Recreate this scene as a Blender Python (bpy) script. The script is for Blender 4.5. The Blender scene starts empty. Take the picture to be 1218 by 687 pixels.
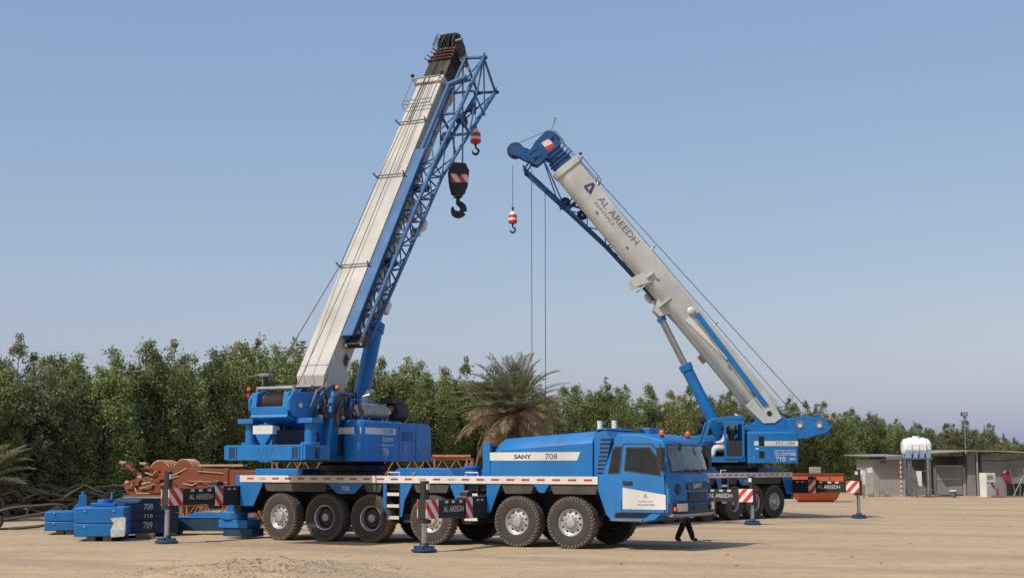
import bpy, bmesh, math, random
import numpy as np
from mathutils import Matrix, Vector
random.seed(7); np.random.seed(7)
R = math.radians
scn = bpy.context.scene
COL = scn.collection

# ------------------------------------------------------------------ materials
def mat_new(name):
    m = bpy.data.materials.new(name); m.use_nodes = True
    return m, m.node_tree, m.node_tree.nodes['Principled BSDF']

def noise_mix(nt, c1, c2, scale, detail=4, lo=.4, hi=.6, coord='Object', stretch=None):
    tc = nt.nodes.new('ShaderNodeTexCoord'); n = nt.nodes.new('ShaderNodeTexNoise')
    n.inputs['Scale'].default_value = scale; n.inputs['Detail'].default_value = detail
    src = tc.outputs[coord]
    if stretch:
        mp = nt.nodes.new('ShaderNodeMapping'); mp.inputs['Scale'].default_value = stretch
        nt.links.new(src, mp.inputs[0]); src = mp.outputs[0]
    nt.links.new(src, n.inputs['Vector'])
    r = nt.nodes.new('ShaderNodeMapRange'); r.inputs[1].default_value = lo; r.inputs[2].default_value = hi
    nt.links.new(n.outputs['Fac'], r.inputs[0])
    mx = nt.nodes.new('ShaderNodeMix'); mx.data_type = 'RGBA'
    if isinstance(c1, tuple): mx.inputs[6].default_value = (*c1, 1)
    else: nt.links.new(c1, mx.inputs[6])
    if isinstance(c2, tuple): mx.inputs[7].default_value = (*c2, 1)
    else: nt.links.new(c2, mx.inputs[7])
    nt.links.new(r.outputs[0], mx.inputs[0])
    return mx.outputs[2], n

def simple(name, c, rough=.5, metal=0., vary=.75, scale=3., bump=0., bscale=40, spec=.5):
    m, nt, b = mat_new(name)
    out, n = noise_mix(nt, c, tuple(x*vary for x in c), scale, 6, .3, .75)
    nt.links.new(out, b.inputs['Base Color'])
    b.inputs['Roughness'].default_value = rough; b.inputs['Metallic'].default_value = metal
    b.inputs['Specular IOR Level'].default_value = spec
    if bump:
        bn = nt.nodes.new('ShaderNodeTexNoise'); bn.inputs['Scale'].default_value = bscale; bn.inputs['Detail'].default_value = 5
        tc = nt.nodes.new('ShaderNodeTexCoord'); nt.links.new(tc.outputs['Object'], bn.inputs['Vector'])
        bu = nt.nodes.new('ShaderNodeBump'); bu.inputs['Strength'].default_value = bump; bu.inputs['Distance'].default_value = .02
        nt.links.new(bn.outputs['Fac'], bu.inputs['Height']); nt.links.new(bu.outputs[0], b.inputs['Normal'])
    return m

def paint(name, c, rough=.38, dirt=(.33, .26, .18), amount=.5, wavy=.12):
    """vehicle paint: patchy fading, wiped dust in streaks, gentle panel waviness"""
    m, nt, b = mat_new(name)
    o0, _ = noise_mix(nt, c, tuple(x*.68+.008 for x in c), .8, 6, .38, .78)
    o1, _ = noise_mix(nt, o0, tuple(x*.86+.014 for x in c), 5, 7, .5, .8, stretch=(1.6, 1.6, .22))
    o2, n2 = noise_mix(nt, o1, dirt, 2.2, 8, .56, .56+.45/amount, stretch=(1, 1, .35))
    o3, n3 = noise_mix(nt, o2, tuple(x*.8 for x in dirt), 14, 6, .60, .88)
    nt.links.new(o3, b.inputs['Base Color'])
    rr = nt.nodes.new('ShaderNodeMapRange'); rr.inputs[1].default_value = .35; rr.inputs[2].default_value = .75
    rr.inputs[3].default_value = rough; rr.inputs[4].default_value = min(.9, rough+.3)
    nt.links.new(n2.outputs['Fac'], rr.inputs[0]); nt.links.new(rr.outputs[0], b.inputs['Roughness'])
    tc = nt.nodes.new('ShaderNodeTexCoord'); bn = nt.nodes.new('ShaderNodeTexNoise'); bn.inputs['Scale'].default_value = 1.7
    bn.inputs['Detail'].default_value = 2
    nt.links.new(tc.outputs['Object'], bn.inputs['Vector'])
    bu = nt.nodes.new('ShaderNodeBump'); bu.inputs['Strength'].default_value = wavy; bu.inputs['Distance'].default_value = .15
    nt.links.new(bn.outputs['Fac'], bu.inputs['Height']); nt.links.new(bu.outputs[0], b.inputs['Normal'])
    return m

def stripes(name, c1, c2, width, axis_mix):
    """hazard boards: diagonal stripes in object space"""
    m, nt, b = mat_new(name)
    tc = nt.nodes.new('ShaderNodeTexCoord'); dp = nt.nodes.new('ShaderNodeVectorMath'); dp.operation = 'DOT_PRODUCT'
    dp.inputs[1].default_value = axis_mix; nt.links.new(tc.outputs['Object'], dp.inputs[0])
    md = nt.nodes.new('ShaderNodeMath'); md.operation = 'PINGPONG'; md.inputs[1].default_value = width
    nt.links.new(dp.outputs['Value'], md.inputs[0])
    gt = nt.nodes.new('ShaderNodeMath'); gt.operation = 'GREATER_THAN'; gt.inputs[1].default_value = width/2
    nt.links.new(md.outputs[0], gt.inputs[0])
    mx = nt.nodes.new('ShaderNodeMix'); mx.data_type = 'RGBA'
    mx.inputs[6].default_value = (*c1, 1); mx.inputs[7].default_value = (*c2, 1)
    nt.links.new(gt.outputs[0], mx.inputs[0])
    o, _ = noise_mix(nt, mx.outputs[2], (.3, .25, .19), 8, 5, .5, 1.0)
    nt.links.new(o, b.inputs['Base Color']); b.inputs['Roughness'].default_value = .45
    return m

def glass(name, tint=(.55, .62, .62), dark=True):
    m, nt, b = mat_new(name)
    b.inputs['Base Color'].default_value = (*tint, 1); b.inputs['Roughness'].default_value = .03
    if dark:
        o, _ = noise_mix(nt, tint, tuple(x*.5 for x in tint), 3, 3, .4, .65)
        nt.links.new(o, b.inputs['Base Color'])
        b.inputs['Roughness'].default_value = .06; b.inputs['Specular IOR Level'].default_value = .4
    else:
        b.inputs['Transmission Weight'].default_value = 1; b.inputs['IOR'].default_value = 1.02
    return m

M = {}
M['blue'] = paint('blue_paint', (.001, .16, .46), .38, (.07, .16, .27), amount=.3)
M['blue2'] = paint('blue_jib_paint', (.045, .135, .29), .55, (.16,.18,.2), amount=.4)
M['navy'] = paint('navy_steel_shaded_slabs', (.003, .034, .095), .5, (.08,.08,.08), amount=.35)  # navy parts; also paints shade into the numbered blue slabs
M['blue_dark'] = paint('dark_blue_steel_shaded_jib', (.004, .075, .235), .45, (.05, .08, .12), amount=.4)  # own colour of far boom head; painted shade on far jib
M['white'] = paint('white_paint', (.70, .69, .64), .42, (.36, .31, .24), .4)
M['cream'] = paint('boom_cream', (.485, .475, .43), .5, (.33, .27, .20), .42, .06)
M['grey_boom'] = paint('boom_grey_white', (.55, .57, .54), .42, (.34, .33, .29), .4, .06)
M['black'] = paint('black_steel', (.018, .018, .02), .5, (.12, .10, .08), .45)
M['sooty'] = paint('greasy_black_boom', (.028, .026, .025), .6, (.13, .10, .075), .6)
M['fender'] = simple('dusty_rubber', (.085, .078, .066), .8, vary=.45, scale=2)
M['tyre'] = simple('tyre_rubber', (.055, .05, .042), .85, vary=.7, scale=5, bump=.4)
M['tread'] = simple('dusty_tread', (.17, .145, .115), .95, vary=.5, scale=6, bump=.6)
M['rim'] = simple('rim_silver', (.55, .55, .54), .38, .55, .75, 8)
M['chrome'] = simple('cylinder_rod', (.48, .48, .49), .25, .85, .8, 5)
M['steel'] = simple('bare_steel', (.33, .33, .34), .4, .7, .65, 5)
M['darkhole'] = simple('dark_recess', (.01, .01, .01), .9)
M['red'] = simple('red_reflector', (.55, .035, .03), .45)
M['amber'] = simple('amber_lens', (.75, .16, .02), .3)
M['yellow'] = simple('yellow_reflector', (.5, .42, .12), .5)
M['cream_lens'] = simple('headlight_lens', (.62, .60, .55), .15)
M['rust'] = paint('rust_red_paint', (.20, .045, .018), .7, (.16, .085, .04), .7)
M['rustpipe'] = simple('rusty_steel', (.24, .10, .05), .85, vary=.45, scale=4)
M['palecut'] = simple('pale_worn_edge', (.42, .31, .19), .7)
M['orange'] = paint('orange_paint', (.62, .12, .03), .5, (.33, .2, .13), .5)
M['stripeL'] = stripes('hazard_stripes', (.62, .03, .03), (.78, .76, .72), .15, (0, .7, .7))
M['stripeR'] = stripes('hazard_stripes_mirrored', (.62, .03, .03), (.78, .76, .72), .15, (0, -.7, .7))
M['stripeX'] = stripes('hazard_stripes_block', (.62, .03, .03), (.72, .70, .66), .16, (.8, .35, .6))
M['glass'] = glass('dark_window_glass', (.012, .014, .015))
M['wglass'] = glass('windshield_glass', (.12, .15, .175))
M['clear'] = glass('clear_glass', (.8, .86, .87), False)
M['rope'] = simple('wire_rope', (.06, .055, .05), .6, .3)
M['hose'] = simple('rubber_hose', (.02, .02, .02), .55)
M['lettering_grey'] = simple('grey_blue_lettering', (.11, .13, .19), .6, vary=.8)
M['lettering_dark'] = simple('dark_lettering', (.03, .045, .13), .5, vary=.9)
M['lettering_white'] = simple('white_lettering', (.62, .62, .60), .5, vary=.85)
M['plastic'] = simple('torn_plastic_wrap', (.72, .72, .70), .25, vary=.6, scale=9, bump=.8, bscale=12)
M['wood'] = simple('weathered_wood', (.24, .17, .10), .85, vary=.5, scale=7)
M['bark'] = simple('bark', (.10, .075, .05), .9, vary=.5, scale=5, bump=.5)
M['deadwood'] = simple('dead_branches', (.024, .020, .016), .9, vary=.5)  # near-black colour paints in the tree shadow over the brush pile
M['concrete'] = simple('pale_concrete', (.40, .37, .32), .9, vary=.7, scale=1.2, bump=.2)
M['block'] = simple('grey_blockwork', (.26, .25, .235), .9, vary=.65, scale=.8, bump=.3)
M['sheet'] = simple('roof_sheet', (.30, .295, .28), .6, vary=.7)
M['cloth_white'] = simple('white_cloth', (.68, .68, .66), .9, vary=.85)
M['cloth_red'] = simple('dark_red_cloth', (.30, .03, .04), .9)
M['cloth_dark'] = simple('dark_cloth', (.012, .012, .016), .95)
M['cloth_grey'] = simple('grey_shirt', (.25, .26, .28), .9)
M['skin'] = simple('skin', (.17, .085, .05), .6, vary=.85)
M['hair'] = simple('black_hair', (.012, .010, .009), .7)
M['tank_white'] = simple('white_tank_plastic', (.80, .80, .80), .35, vary=.9)
M['tank_blue'] = simple('pale_blue_tank_foot', (.25, .42, .62), .5)
M['navy2'] = simple('grey_blue_plastic', (.10, .13, .16), .5)
M['concrete2'] = simple('whitewashed_wall', (.36, .35, .32), .9, vary=.75, scale=1.2)
M['stone'] = simple('gravel_stone', (.34, .28, .21), .9, vary=.5, scale=2)

def leafmat(name, a, b_, c_):
    m, nt, b = mat_new(name)
    g = nt.nodes.new('ShaderNodeNewGeometry'); cr = nt.nodes.new('ShaderNodeValToRGB')
    e = cr.color_ramp.elements; e[0].color = (*a, 1); e[1].color = (*c_, 1)
    k = e.new(.55); k.color = (*b_, 1)
    nt.links.new(g.outputs['Random Per Island'], cr.inputs[0])
    oi = nt.nodes.new('ShaderNodeObjectInfo'); hs = nt.nodes.new('ShaderNodeHueSaturation')
    mr = nt.nodes.new('ShaderNodeMapRange'); mr.inputs[3].default_value = .68; mr.inputs[4].default_value = 1.25
    nt.links.new(oi.outputs['Random'], mr.inputs[0]); nt.links.new(mr.outputs[0], hs.inputs['Value'])
    mh = nt.nodes.new('ShaderNodeMapRange'); mh.inputs[3].default_value = .49; mh.inputs[4].default_value = .525
    wn = nt.nodes.new('ShaderNodeTexWhiteNoise'); wn.noise_dimensions = '1D'; nt.links.new(oi.outputs['Random'], wn.inputs['W']); nt.links.new(wn.outputs['Value'], mh.inputs[0]); nt.links.new(mh.outputs[0], hs.inputs['Hue'])
    nt.links.new(cr.outputs[0], hs.inputs['Color']); nt.links.new(hs.outputs[0], b.inputs['Base Color'])
    b.inputs['Roughness'].default_value = .6; b.inputs['Specular IOR Level'].default_value = .25
    tr = nt.nodes.new('ShaderNodeBsdfTranslucent'); nt.links.new(hs.outputs[0], tr.inputs[0])
    ms = nt.nodes.new('ShaderNodeMixShader'); ms.inputs[0].default_value = .42
    nt.links.new(b.outputs[0], ms.inputs[1]); nt.links.new(tr.outputs[0], ms.inputs[2])
    nt.links.new(ms.outputs[0], nt.nodes['Material Output'].inputs[0])
    return m
M['leaf'] = leafmat('conocarpus_leaves', (.115, .145, .045), (.225, .26, .09), (.38, .40, .18))
M['leaf_pale'] = leafmat('casuarina_leaves', (.12, .14, .07), (.22, .23, .11), (.31, .31, .17))
M['palm_green'] = leafmat('palm_leaflets', (.19, .21, .10), (.32, .32, .18), (.45, .42, .28))
M['palm_dead'] = leafmat('dead_palm_leaflets', (.15, .11, .065), (.28, .215, .14), (.38, .31, .22))

# ------------------------------------------------------------------ mesh helpers
class MB:
    def __init__(s): s.bm = bmesh.new(); s.mi = 0; s.mats = []
    def use(s, m):
        if m not in s.mats: s.mats.append(m)
        s.mi = s.mats.index(m); return s
    def _f(s, vs):
        if len(vs) < 3: return None
        try:
            f = s.bm.faces.new(vs); f.material_index = s.mi; return f
        except ValueError: return None
    def box(s, x0, x1, y0, y1, z0, z1, m=None):
        v = [s.bm.verts.new(p) for p in ((x0,y0,z0),(x1,y0,z0),(x1,y1,z0),(x0,y1,z0),(x0,y0,z1),(x1,y0,z1),(x1,y1,z1),(x0,y1,z1))]
        for q in ((3,2,1,0),(4,5,6,7),(0,1,5,4),(1,2,6,5),(2,3,7,6),(3,0,4,7)): s._f([v[i] for i in q])
        if m is not None:
            for w in v: w.co = m @ w.co
        return s
    def prism(s, pts, a0, a1, axis='y'):
        """outline in the two other axes, extruded along axis from a0 to a1"""
        def P(p, a):
            return {'y': (p[0], a, p[1]), 'x': (a, p[0], p[1]), 'z': (p[0], p[1], a)}[axis]
        A = [s.bm.verts.new(P(p, a0)) for p in pts]; B = [s.bm.verts.new(P(p, a1)) for p in pts]
        s._f(A[::-1]); s._f(B); n = len(pts)
        for i in range(n): s._f([A[i], A[(i+1) % n], B[(i+1) % n], B[i]])
        return s
    def loft(s, secs, cap=True, closed=True):
        rings = [[s.bm.verts.new(p) for p in sec] for sec in secs]; n = len(rings[0])
        for a, b in zip(rings[:-1], rings[1:]):
            for i in range(n if closed else n-1): s._f([a[i], a[(i+1) % n], b[(i+1) % n], b[i]])
        if cap: s._f(rings[0][::-1]); s._f(rings[-1])
        return s
    def tube(s, pts, r, seg=8, cap=True):
        pts = [Vector(p) for p in pts]; rr = r if isinstance(r, (list, tuple)) else [r]*len(pts)
        up = Vector((0, 0, 1)); rings = []
        for i, p in enumerate(pts):
            d = (pts[min(i+1, len(pts)-1)] - pts[max(i-1, 0)]).normalized()
            u = d.cross(up if abs(d.z) < .95 else Vector((1, 0, 0))).normalized(); v = d.cross(u)
            rings.append([p + (u*math.cos(2*math.pi*k/seg) + v*math.sin(2*math.pi*k/seg))*rr[i] for k in range(seg)])
        return s.loft(rings, cap)
    def cyl(s, a, b, r, seg=16, r2=None): return s.tube([a, b], [r, r if r2 is None else r2], seg)
    def lathe(s, prof, origin=(0,0,0), axis='y', seg=32):
        o = Vector(origin); rings = []
        for k in range(seg):
            a = 2*math.pi*k/seg; c, n = math.cos(a), math.sin(a)
            ring = []
            for r, h in prof:
                q = {'y': (r*c, h, r*n), 'z': (r*c, r*n, h), 'x': (h, r*c, r*n)}[axis]
                ring.append(s.bm.verts.new(o + Vector(q)))
            rings.append(ring)
        for k in range(seg):
            a, b = rings[k], rings[(k+1) % seg]
            for i in range(len(prof)-1): s._f([a[i], a[i+1], b[i+1], b[i]])
        return s
    def ball(s, c, r, seg=12, sc=(1,1,1)):
        prof = [(max(1e-4, math.sin(math.pi*i/8))*r, -math.cos(math.pi*i/8)*r) for i in range(9)]
        n0 = len(s.bm.verts); s.lathe(prof, (0,0,0), 'z', seg); s.bm.verts.ensure_lookup_table()
        for v in s.bm.verts[n0:]: v.co = Vector((v.co.x*sc[0]+c[0], v.co.y*sc[1]+c[1], v.co.z*sc[2]+c[2]))
        return s
    def build(s, name, mat=None, parent=None, X=None, bevel=0, smooth=30, loc=None, rot=None):
        bmesh.ops.remove_doubles(s.bm, verts=s.bm.verts, dist=1e-5)
        bmesh.ops.recalc_face_normals(s.bm, faces=s.bm.faces)
        if parent is not None and name not in KEEP_WHOLE:
            cl = clusters(s.bm)
            if 1 < len(cl) <= 40:
                objs = []
                for c in cl:
                    q = MB(); q.bm.free(); q.bm = s.bm.copy(); q.mats = s.mats
                    q.bm.verts.ensure_lookup_table(); keep = set(c)
                    bmesh.ops.delete(q.bm, geom=[v for v in q.bm.verts if v.index not in keep], context='VERTS')
                    objs.append((len(c), q._link(name, mat, parent, X, bevel, smooth, loc, rot)))
                s.bm.free(); return max(objs, key=lambda t: t[0])[1]
        return s._link(name, mat, parent, X, bevel, smooth, loc, rot)
    def _link(s, name, mat, parent, X, bevel, smooth, loc, rot):
        if X is not None: bmesh.ops.transform(s.bm, matrix=X, verts=s.bm.verts)
        me = bpy.data.meshes.new(name); s.bm.to_mesh(me); s.bm.free()
        mats = s.mats if s.mats else [mat]
        for m in mats: me.materials.append(M[m] if isinstance(m, str) else m)
        o = bpy.data.objects.new(name, me); COL.objects.link(o)
        if parent: o.parent = parent
        if smooth:
            me.polygons.foreach_set('use_smooth', [True]*len(me.polygons))
            me.set_sharp_from_angle(angle=R(smooth))
        if bevel:
            b = o.modifiers.new('bevel', 'BEVEL'); b.width = bevel; b.segments = 2; b.limit_method = 'ANGLE'; b.angle_limit = R(40)
            b.harden_normals = False
        if loc: o.location = loc
        if rot: o.rotation_euler = rot
        return o

KEEP_WHOLE = {'chassis_frame','reflector_row','door_seams','chords','jib_lacing','lacing','hydraulic_hoses','trunk','hair','face',
              'hoist_rope','painted_script','cheek_plates','jib_yoke','winch_drum','grille','wall_ribs','door_gap','lattice_jib','cloth','slab'}
def clusters(bm):
    """groups of vertices whose islands touch or nearly touch"""
    bm.verts.ensure_lookup_table(); bm.verts.index_update(); seen = set(); isl = []
    for v in bm.verts:
        if v.index in seen: continue
        st = [v]; seen.add(v.index); c = []
        while st:
            a = st.pop(); c.append(a.index)
            for e in a.link_edges:
                b = e.other_vert(a)
                if b.index not in seen: seen.add(b.index); st.append(b)
        P = [bm.verts[i].co for i in c]
        lo = [min(p[k] for p in P)-.012 for k in range(3)]; hi = [max(p[k] for p in P)+.012 for k in range(3)]
        isl.append([c, lo, hi])
    par = list(range(len(isl)))
    def fd(i):
        while par[i] != i: i = par[i]
        return i
    for i in range(len(isl)):
        for j in range(i+1, len(isl)):
            if all(isl[i][1][k] <= isl[j][2][k] and isl[j][1][k] <= isl[i][2][k] for k in range(3)): par[fd(i)] = fd(j)
    g = {}
    for i in range(len(isl)): g.setdefault(fd(i), []).extend(isl[i][0])
    return list(g.values())
def tag(o, label=None, cat=None, group=None, kind=None):
    if label: o['label'] = label
    if cat: o['category'] = cat
    if group: o['group'] = group
    if kind: o['kind'] = kind
    return o
def empty(name, loc=(0,0,0), rz=0):
    o = bpy.data.objects.new(name, None); COL.objects.link(o); o.location = loc; o.rotation_euler = (0,0,rz)
    o.empty_display_size = .3; return o

def text(s, w, h, name, mat, parent, origin, xdir, ydir, X=None, ext=.004, shear=0, bold=0.):
    cu = bpy.data.curves.new(name, 'FONT'); cu.body = s; cu.size = 1; cu.align_x = 'CENTER'; cu.align_y = 'CENTER'
    cu.shear = shear; cu.offset = bold; cu.resolution_u = 3
    t = bpy.data.objects.new(name, cu); COL.objects.link(t); bpy.context.view_layer.update()
    me = bpy.data.meshes.new_from_object(t.evaluated_get(bpy.context.evaluated_depsgraph_get()))
    bpy.data.objects.remove(t); bpy.data.curves.remove(cu)
    co = np.array([v.co[:] for v in me.vertices]); mn, mx = co.min(0), co.max(0)
    xd = Vector(xdir).normalized(); yd = Vector(ydir).normalized(); zd = xd.cross(yd)
    for v in me.vertices:
        a = (v.co.x - (mn[0]+mx[0])/2)/(mx[0]-mn[0])*w; b = (v.co.y-(mn[1]+mx[1])/2)/(mx[1]-mn[1])*h
        p = Vector(origin) + xd*a + yd*b
        v.co = (X @ p) if X is not None else p
    n = ((X.to_3x3() @ zd) if X is not None else zd)*ext
    bm = bmesh.new(); bm.from_mesh(me)
    g = bmesh.ops.extrude_face_region(bm, geom=bm.faces[:])
    for e in g['geom']:
        if isinstance(e, bmesh.types.BMVert): e.co += n
    bmesh.ops.recalc_face_normals(bm, faces=bm.faces); bm.to_mesh(me); bm.free()
    me.materials.clear(); me.materials.append(M[mat]); me.name = name
    o = bpy.data.objects.new(name, me); COL.objects.link(o); o.parent = parent
    return o

# ------------------------------------------------------------------ wheels (built once)
def wheel_meshes():
    t = MB().use('tyre')
    prof = [(.355,-.15),(.39,-.19),(.47,-.205),(.57,-.205),(.635,-.19),(.66,-.175)]
    t.lathe(prof, seg=48)
    t.use('tread').lathe([(.66,-.175),(.672,-.13),(.674,0),(.672,.13),(.66,.175)], seg=48)
    t.use('tyre').lathe([(.66,.175),(.63,.19),(.5,.2),(.355,.15),(.355,-.15)], seg=48)
    t.use('tread')
    for k in range(40):
        a = 2*math.pi*k/40
        for sg in (-1, 1):
            X = Matrix.Rotation(a + (0 if sg < 0 else math.pi/40), 4, 'Y') @ Matrix.Translation((0, sg*.098, .674)) @ Matrix.Rotation(sg*R(18), 4, 'Z')
            t.box(-.034, .034, -.082, .082, -.012, .017, X)
        X = Matrix.Rotation(a+.04, 4, 'Y') @ Matrix.Translation((0, -.188, .632)); t.box(-.03, .03, -.016, .01, -.03, .032, X)
    tyre = t.build('tyre'); d = tyre.data; bpy.data.objects.remove(tyre)
    r = MB().use('rim').lathe([(.355,.15),(.372,-.16),(.36,-.178),(.342,-.165),(.318,-.115),(.29,-.10),(.20,-.125),(.155,-.135),(.15,-.165),(.12,-.20),(.06,-.21),(.0005,-.212)], seg=40)
    for k in range(10):
        a = 2*math.pi*k/10; c, s_ = math.cos(a), math.sin(a)
        r.use('darkhole').cyl((.262*c, -.1, .262*s_), (.262*c, -.122, .262*s_), .027, 10)
        r.use('steel').cyl((.185*math.cos(a+.3), -.12, .185*math.sin(a+.3)), (.185*math.cos(a+.3), -.165, .185*math.sin(a+.3)), .017, 6)
    rim = r.build('rim'); dr = rim.data; bpy.data.objects.remove(rim)
    q = MB().use('rim').lathe([(.355,.15),(.372,-.16),(.36,-.178),(.335,-.165),(.318,-.10),(.312,-.02)], seg=40)
    q.use('black').lathe([(.312,-.02),(.30,.05),(.22,.09),(.15,.09),(.14,.02)], seg=40)
    q.use('steel').lathe([(.14,.02),(.135,-.10),(.11,-.14),(.05,-.15),(.0005,-.15)], seg=24)
    for k in range(10):
        a = 2*math.pi*k/10
        q.use('rim').cyl((.2*math.cos(a), .1, .2*math.sin(a)), (.2*math.cos(a), .05, .2*math.sin(a)), .02, 6)
    rim2 = q.build('rim'); dr2 = rim2.data; bpy.data.objects.remove(rim2)
    h = MB().use('black').lathe([(.0005,.26),(.2,.26),(.25,.1),(.25,-.05),(.0005,-.05)], seg=20)
    hub = h.build('wheel'); dh = hub.data; bpy.data.objects.remove(hub)
    return d, dr, dr2, dh
TYRE, RIM, RIM_DEEP, HUB = wheel_meshes()
AXLES = [0, -1.62, -4.35, -6.39, -8.01, -9.63]

# ------------------------------------------------------------------ the mobile crane
def make_crane(label, loc, yaw, syaw, alpha, no, first, near):
    """near: -1 or +1, the side of the carrier towards the photographer"""
    root = tag(empty('mobile_crane', loc, R(yaw)), label, 'mobile crane', 'blue truck mounted telescopic cranes')
    body_col = 'blue'
    # ---- frame and deck
    f = MB().use('black')
    f.box(-11.3, 1.9, -.55, .55, .82, 1.5)
    f.box(-11.12, -2.45, -1.38, 1.38, 1.50, 1.66); f.box(-2.45, .9, -1.38, 1.38, 1.5, 1.86)
    for a in AXLES: f.cyl((a, -1.0, .68), (a, 1.0, .68), .11, 10); f.box(a-.18, a+.18, -.3, .3, .5, .85)
    f.box(-5.6, -3.2, -.95, .95, .55, .82); f.box(-7.6, -7.0, -.8, .8, .6, .82)
    f.build('chassis_frame', None, root, bevel=.015)
    d = MB().use('blue').box(-11.1, -2.46, -1.46, 1.46, 1.665, 1.895)
    d.box(-11.0, -9.2, -.95, .95, 1.9, 2.1); d.prism([(-6.1,1.9),(-5.8,2.12),(-4.1,2.12),(-3.9,1.9)], -.95, .95)
    d.box(-11.5, -11.12, -1.25, 1.25, 1.32, 1.9)
    d.build('deck', None, root, bevel=.02)
    eq = MB().use('blue').cyl((-3.3,-.9,1.9),(-3.3,-.9,2.13),.22,20).cyl((-3.3,-.9,2.13),(-3.3,-.9,2.2),.27,20)
    eq.cyl((-3.3,.9,1.9),(-3.3,.9,2.16),.22,20); eq.box(-2.75,-2.52,-1.35,-1.2,1.9,2.8); eq.box(-2.75,-2.52,1.2,1.35,1.9,2.6)
    eq.use('black').cyl((-2.62,-1.0,2.0),(-2.62,-1.0,2.75),.17,16).cyl((-2.62,-.3,1.95),(-2.62,-.3,2.5),.2,16)
    eq.use('amber').ball((-5.0,-1.35,1.95),.05)
    eq.build('deck_equipment', None, root)
    # ---- side skirts, mudguards, reflective stripe, ladders
    for s in (-1, 1):
        y0, y1 = s*1.46, s*1.495
        k = MB().use('blue')
        k.prism([(-11.12,1.7),(-11.12,.98),(-10.62,.98),(-10.25,1.7)], y0, y1)
        k.prism([(-7.95,1.7),(-7.55,1.38),(-6.95,1.38),(-6.6,1.7)], y0, y1)
        k.prism([(-5.95,1.7),(-5.95,.72),(-5.85,.72),(-5.84,1.7)], y0, y1)
        k.prism([(-5.38,1.7),(-5.38,.74),(-5.30,.74),(-5.22,1.2),(-4.95,1.7)], y0, y1)
        k.prism([(-3.75,1.7),(-3.45,1.05),(-3.28,1.0),(-3.28,1.7)], y0, y1)
        k.prism([(-2.55,1.7),(-2.55,.9),(-2.44,.9),(-2.1,1.7)], y0, y1)
        k.prism([(-1.1,1.7),(-.92,1.46),(-.76,1.46),(-.6,1.7)], y0, y1)
        k.build('side_skirt', None, root, bevel=.008)
        m = MB().use('fender')
        for a, b in ((-10.25,-7.9),(-6.65,-5.97),(-4.95,-3.75),(-2.1,-1.08),(-.62,.85)):
            m.prism([(a+.12,1.43),(a,1.69),(b,1.69),(b-.1,1.43)], s*1.15, s*1.475)
        m.build('mudguard', None, root, bevel=.01)
        w = MB().use('white').box(-11.13, .83, s*1.497, s*1.515, 1.70, 1.905)
        rd = w
        x = -10.85; i = 0
        while x < .7:
            rd.use('yellow' if i % 7 in (1, 6) and i % 2 else 'red').box(x, x+.24, s*1.514, s*1.521, 1.785, 1.835); x += .47; i += 1
        rd.build('reflective_stripe', None, root, smooth=0)
        for xa in (-5.84, -3.27):
            l = MB().use('white')
            for z in (.72, 1.05, 1.38): l.box(xa+.02, xa+.43, s*1.38, s*1.49, z-.045, z+.045)
            l.use('black').box(xa, xa+.02, s*1.36, s*1.49, .65, 1.68); l.box(xa+.43, xa+.45, s*1.36, s*1.49, .65, 1.68)
            l.use('white').tube([(xa+.02,s*1.45,1.9),(xa+.02,s*1.45,2.0),(xa+.42,s*1.45,2.0),(xa+.42,s*1.45,1.9)], .018)
            l.build('ladder', None, root)
        text(no, .26, .13, 'lettering', 'lettering_white', root, (-7.25, s*1.499, 1.53), (-s, 0, 0), (0, 0, 1), ext=.003)
    ub = MB().use('black')
    for s in (-1, 1):
        ub.box(-3.2,-2.62,s*.6,s*1.3,.75,1.45); ub.box(-5.2,-4.95,s*.6,s*1.2,.8,1.3)
        ub.use('steel').cyl((-7.2,s*.7,.95),(-6.95,s*1.2,1.2),.05,8)
        ub.use('navy').box(-11.45,-11.2,s*.5,s*1.35,.75,1.3); ub.use('black')
    ub.build('underbody_boxes', None, root, bevel=.02)
    # ---- wheels
    for i, a in enumerate(AXLES):
        for s in (-1, 1):
            rz = 0 if s < 0 else math.pi
            rz += {5: R(-7), 0: R(2), 4: R(-1.5)}.get(i, 0)
            h = bpy.data.objects.new('wheel', HUB); COL.objects.link(h); h.parent = root
            h.location = (a, s*1.29, .685); h.rotation_euler = (0, random.uniform(0, .6), rz)
            for nm, me in (('tyre', TYRE), ('rim', RIM_DEEP if i in (3, 4) else RIM)):
                c = bpy.data.objects.new(nm, me); COL.objects.link(c); c.parent = h
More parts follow.
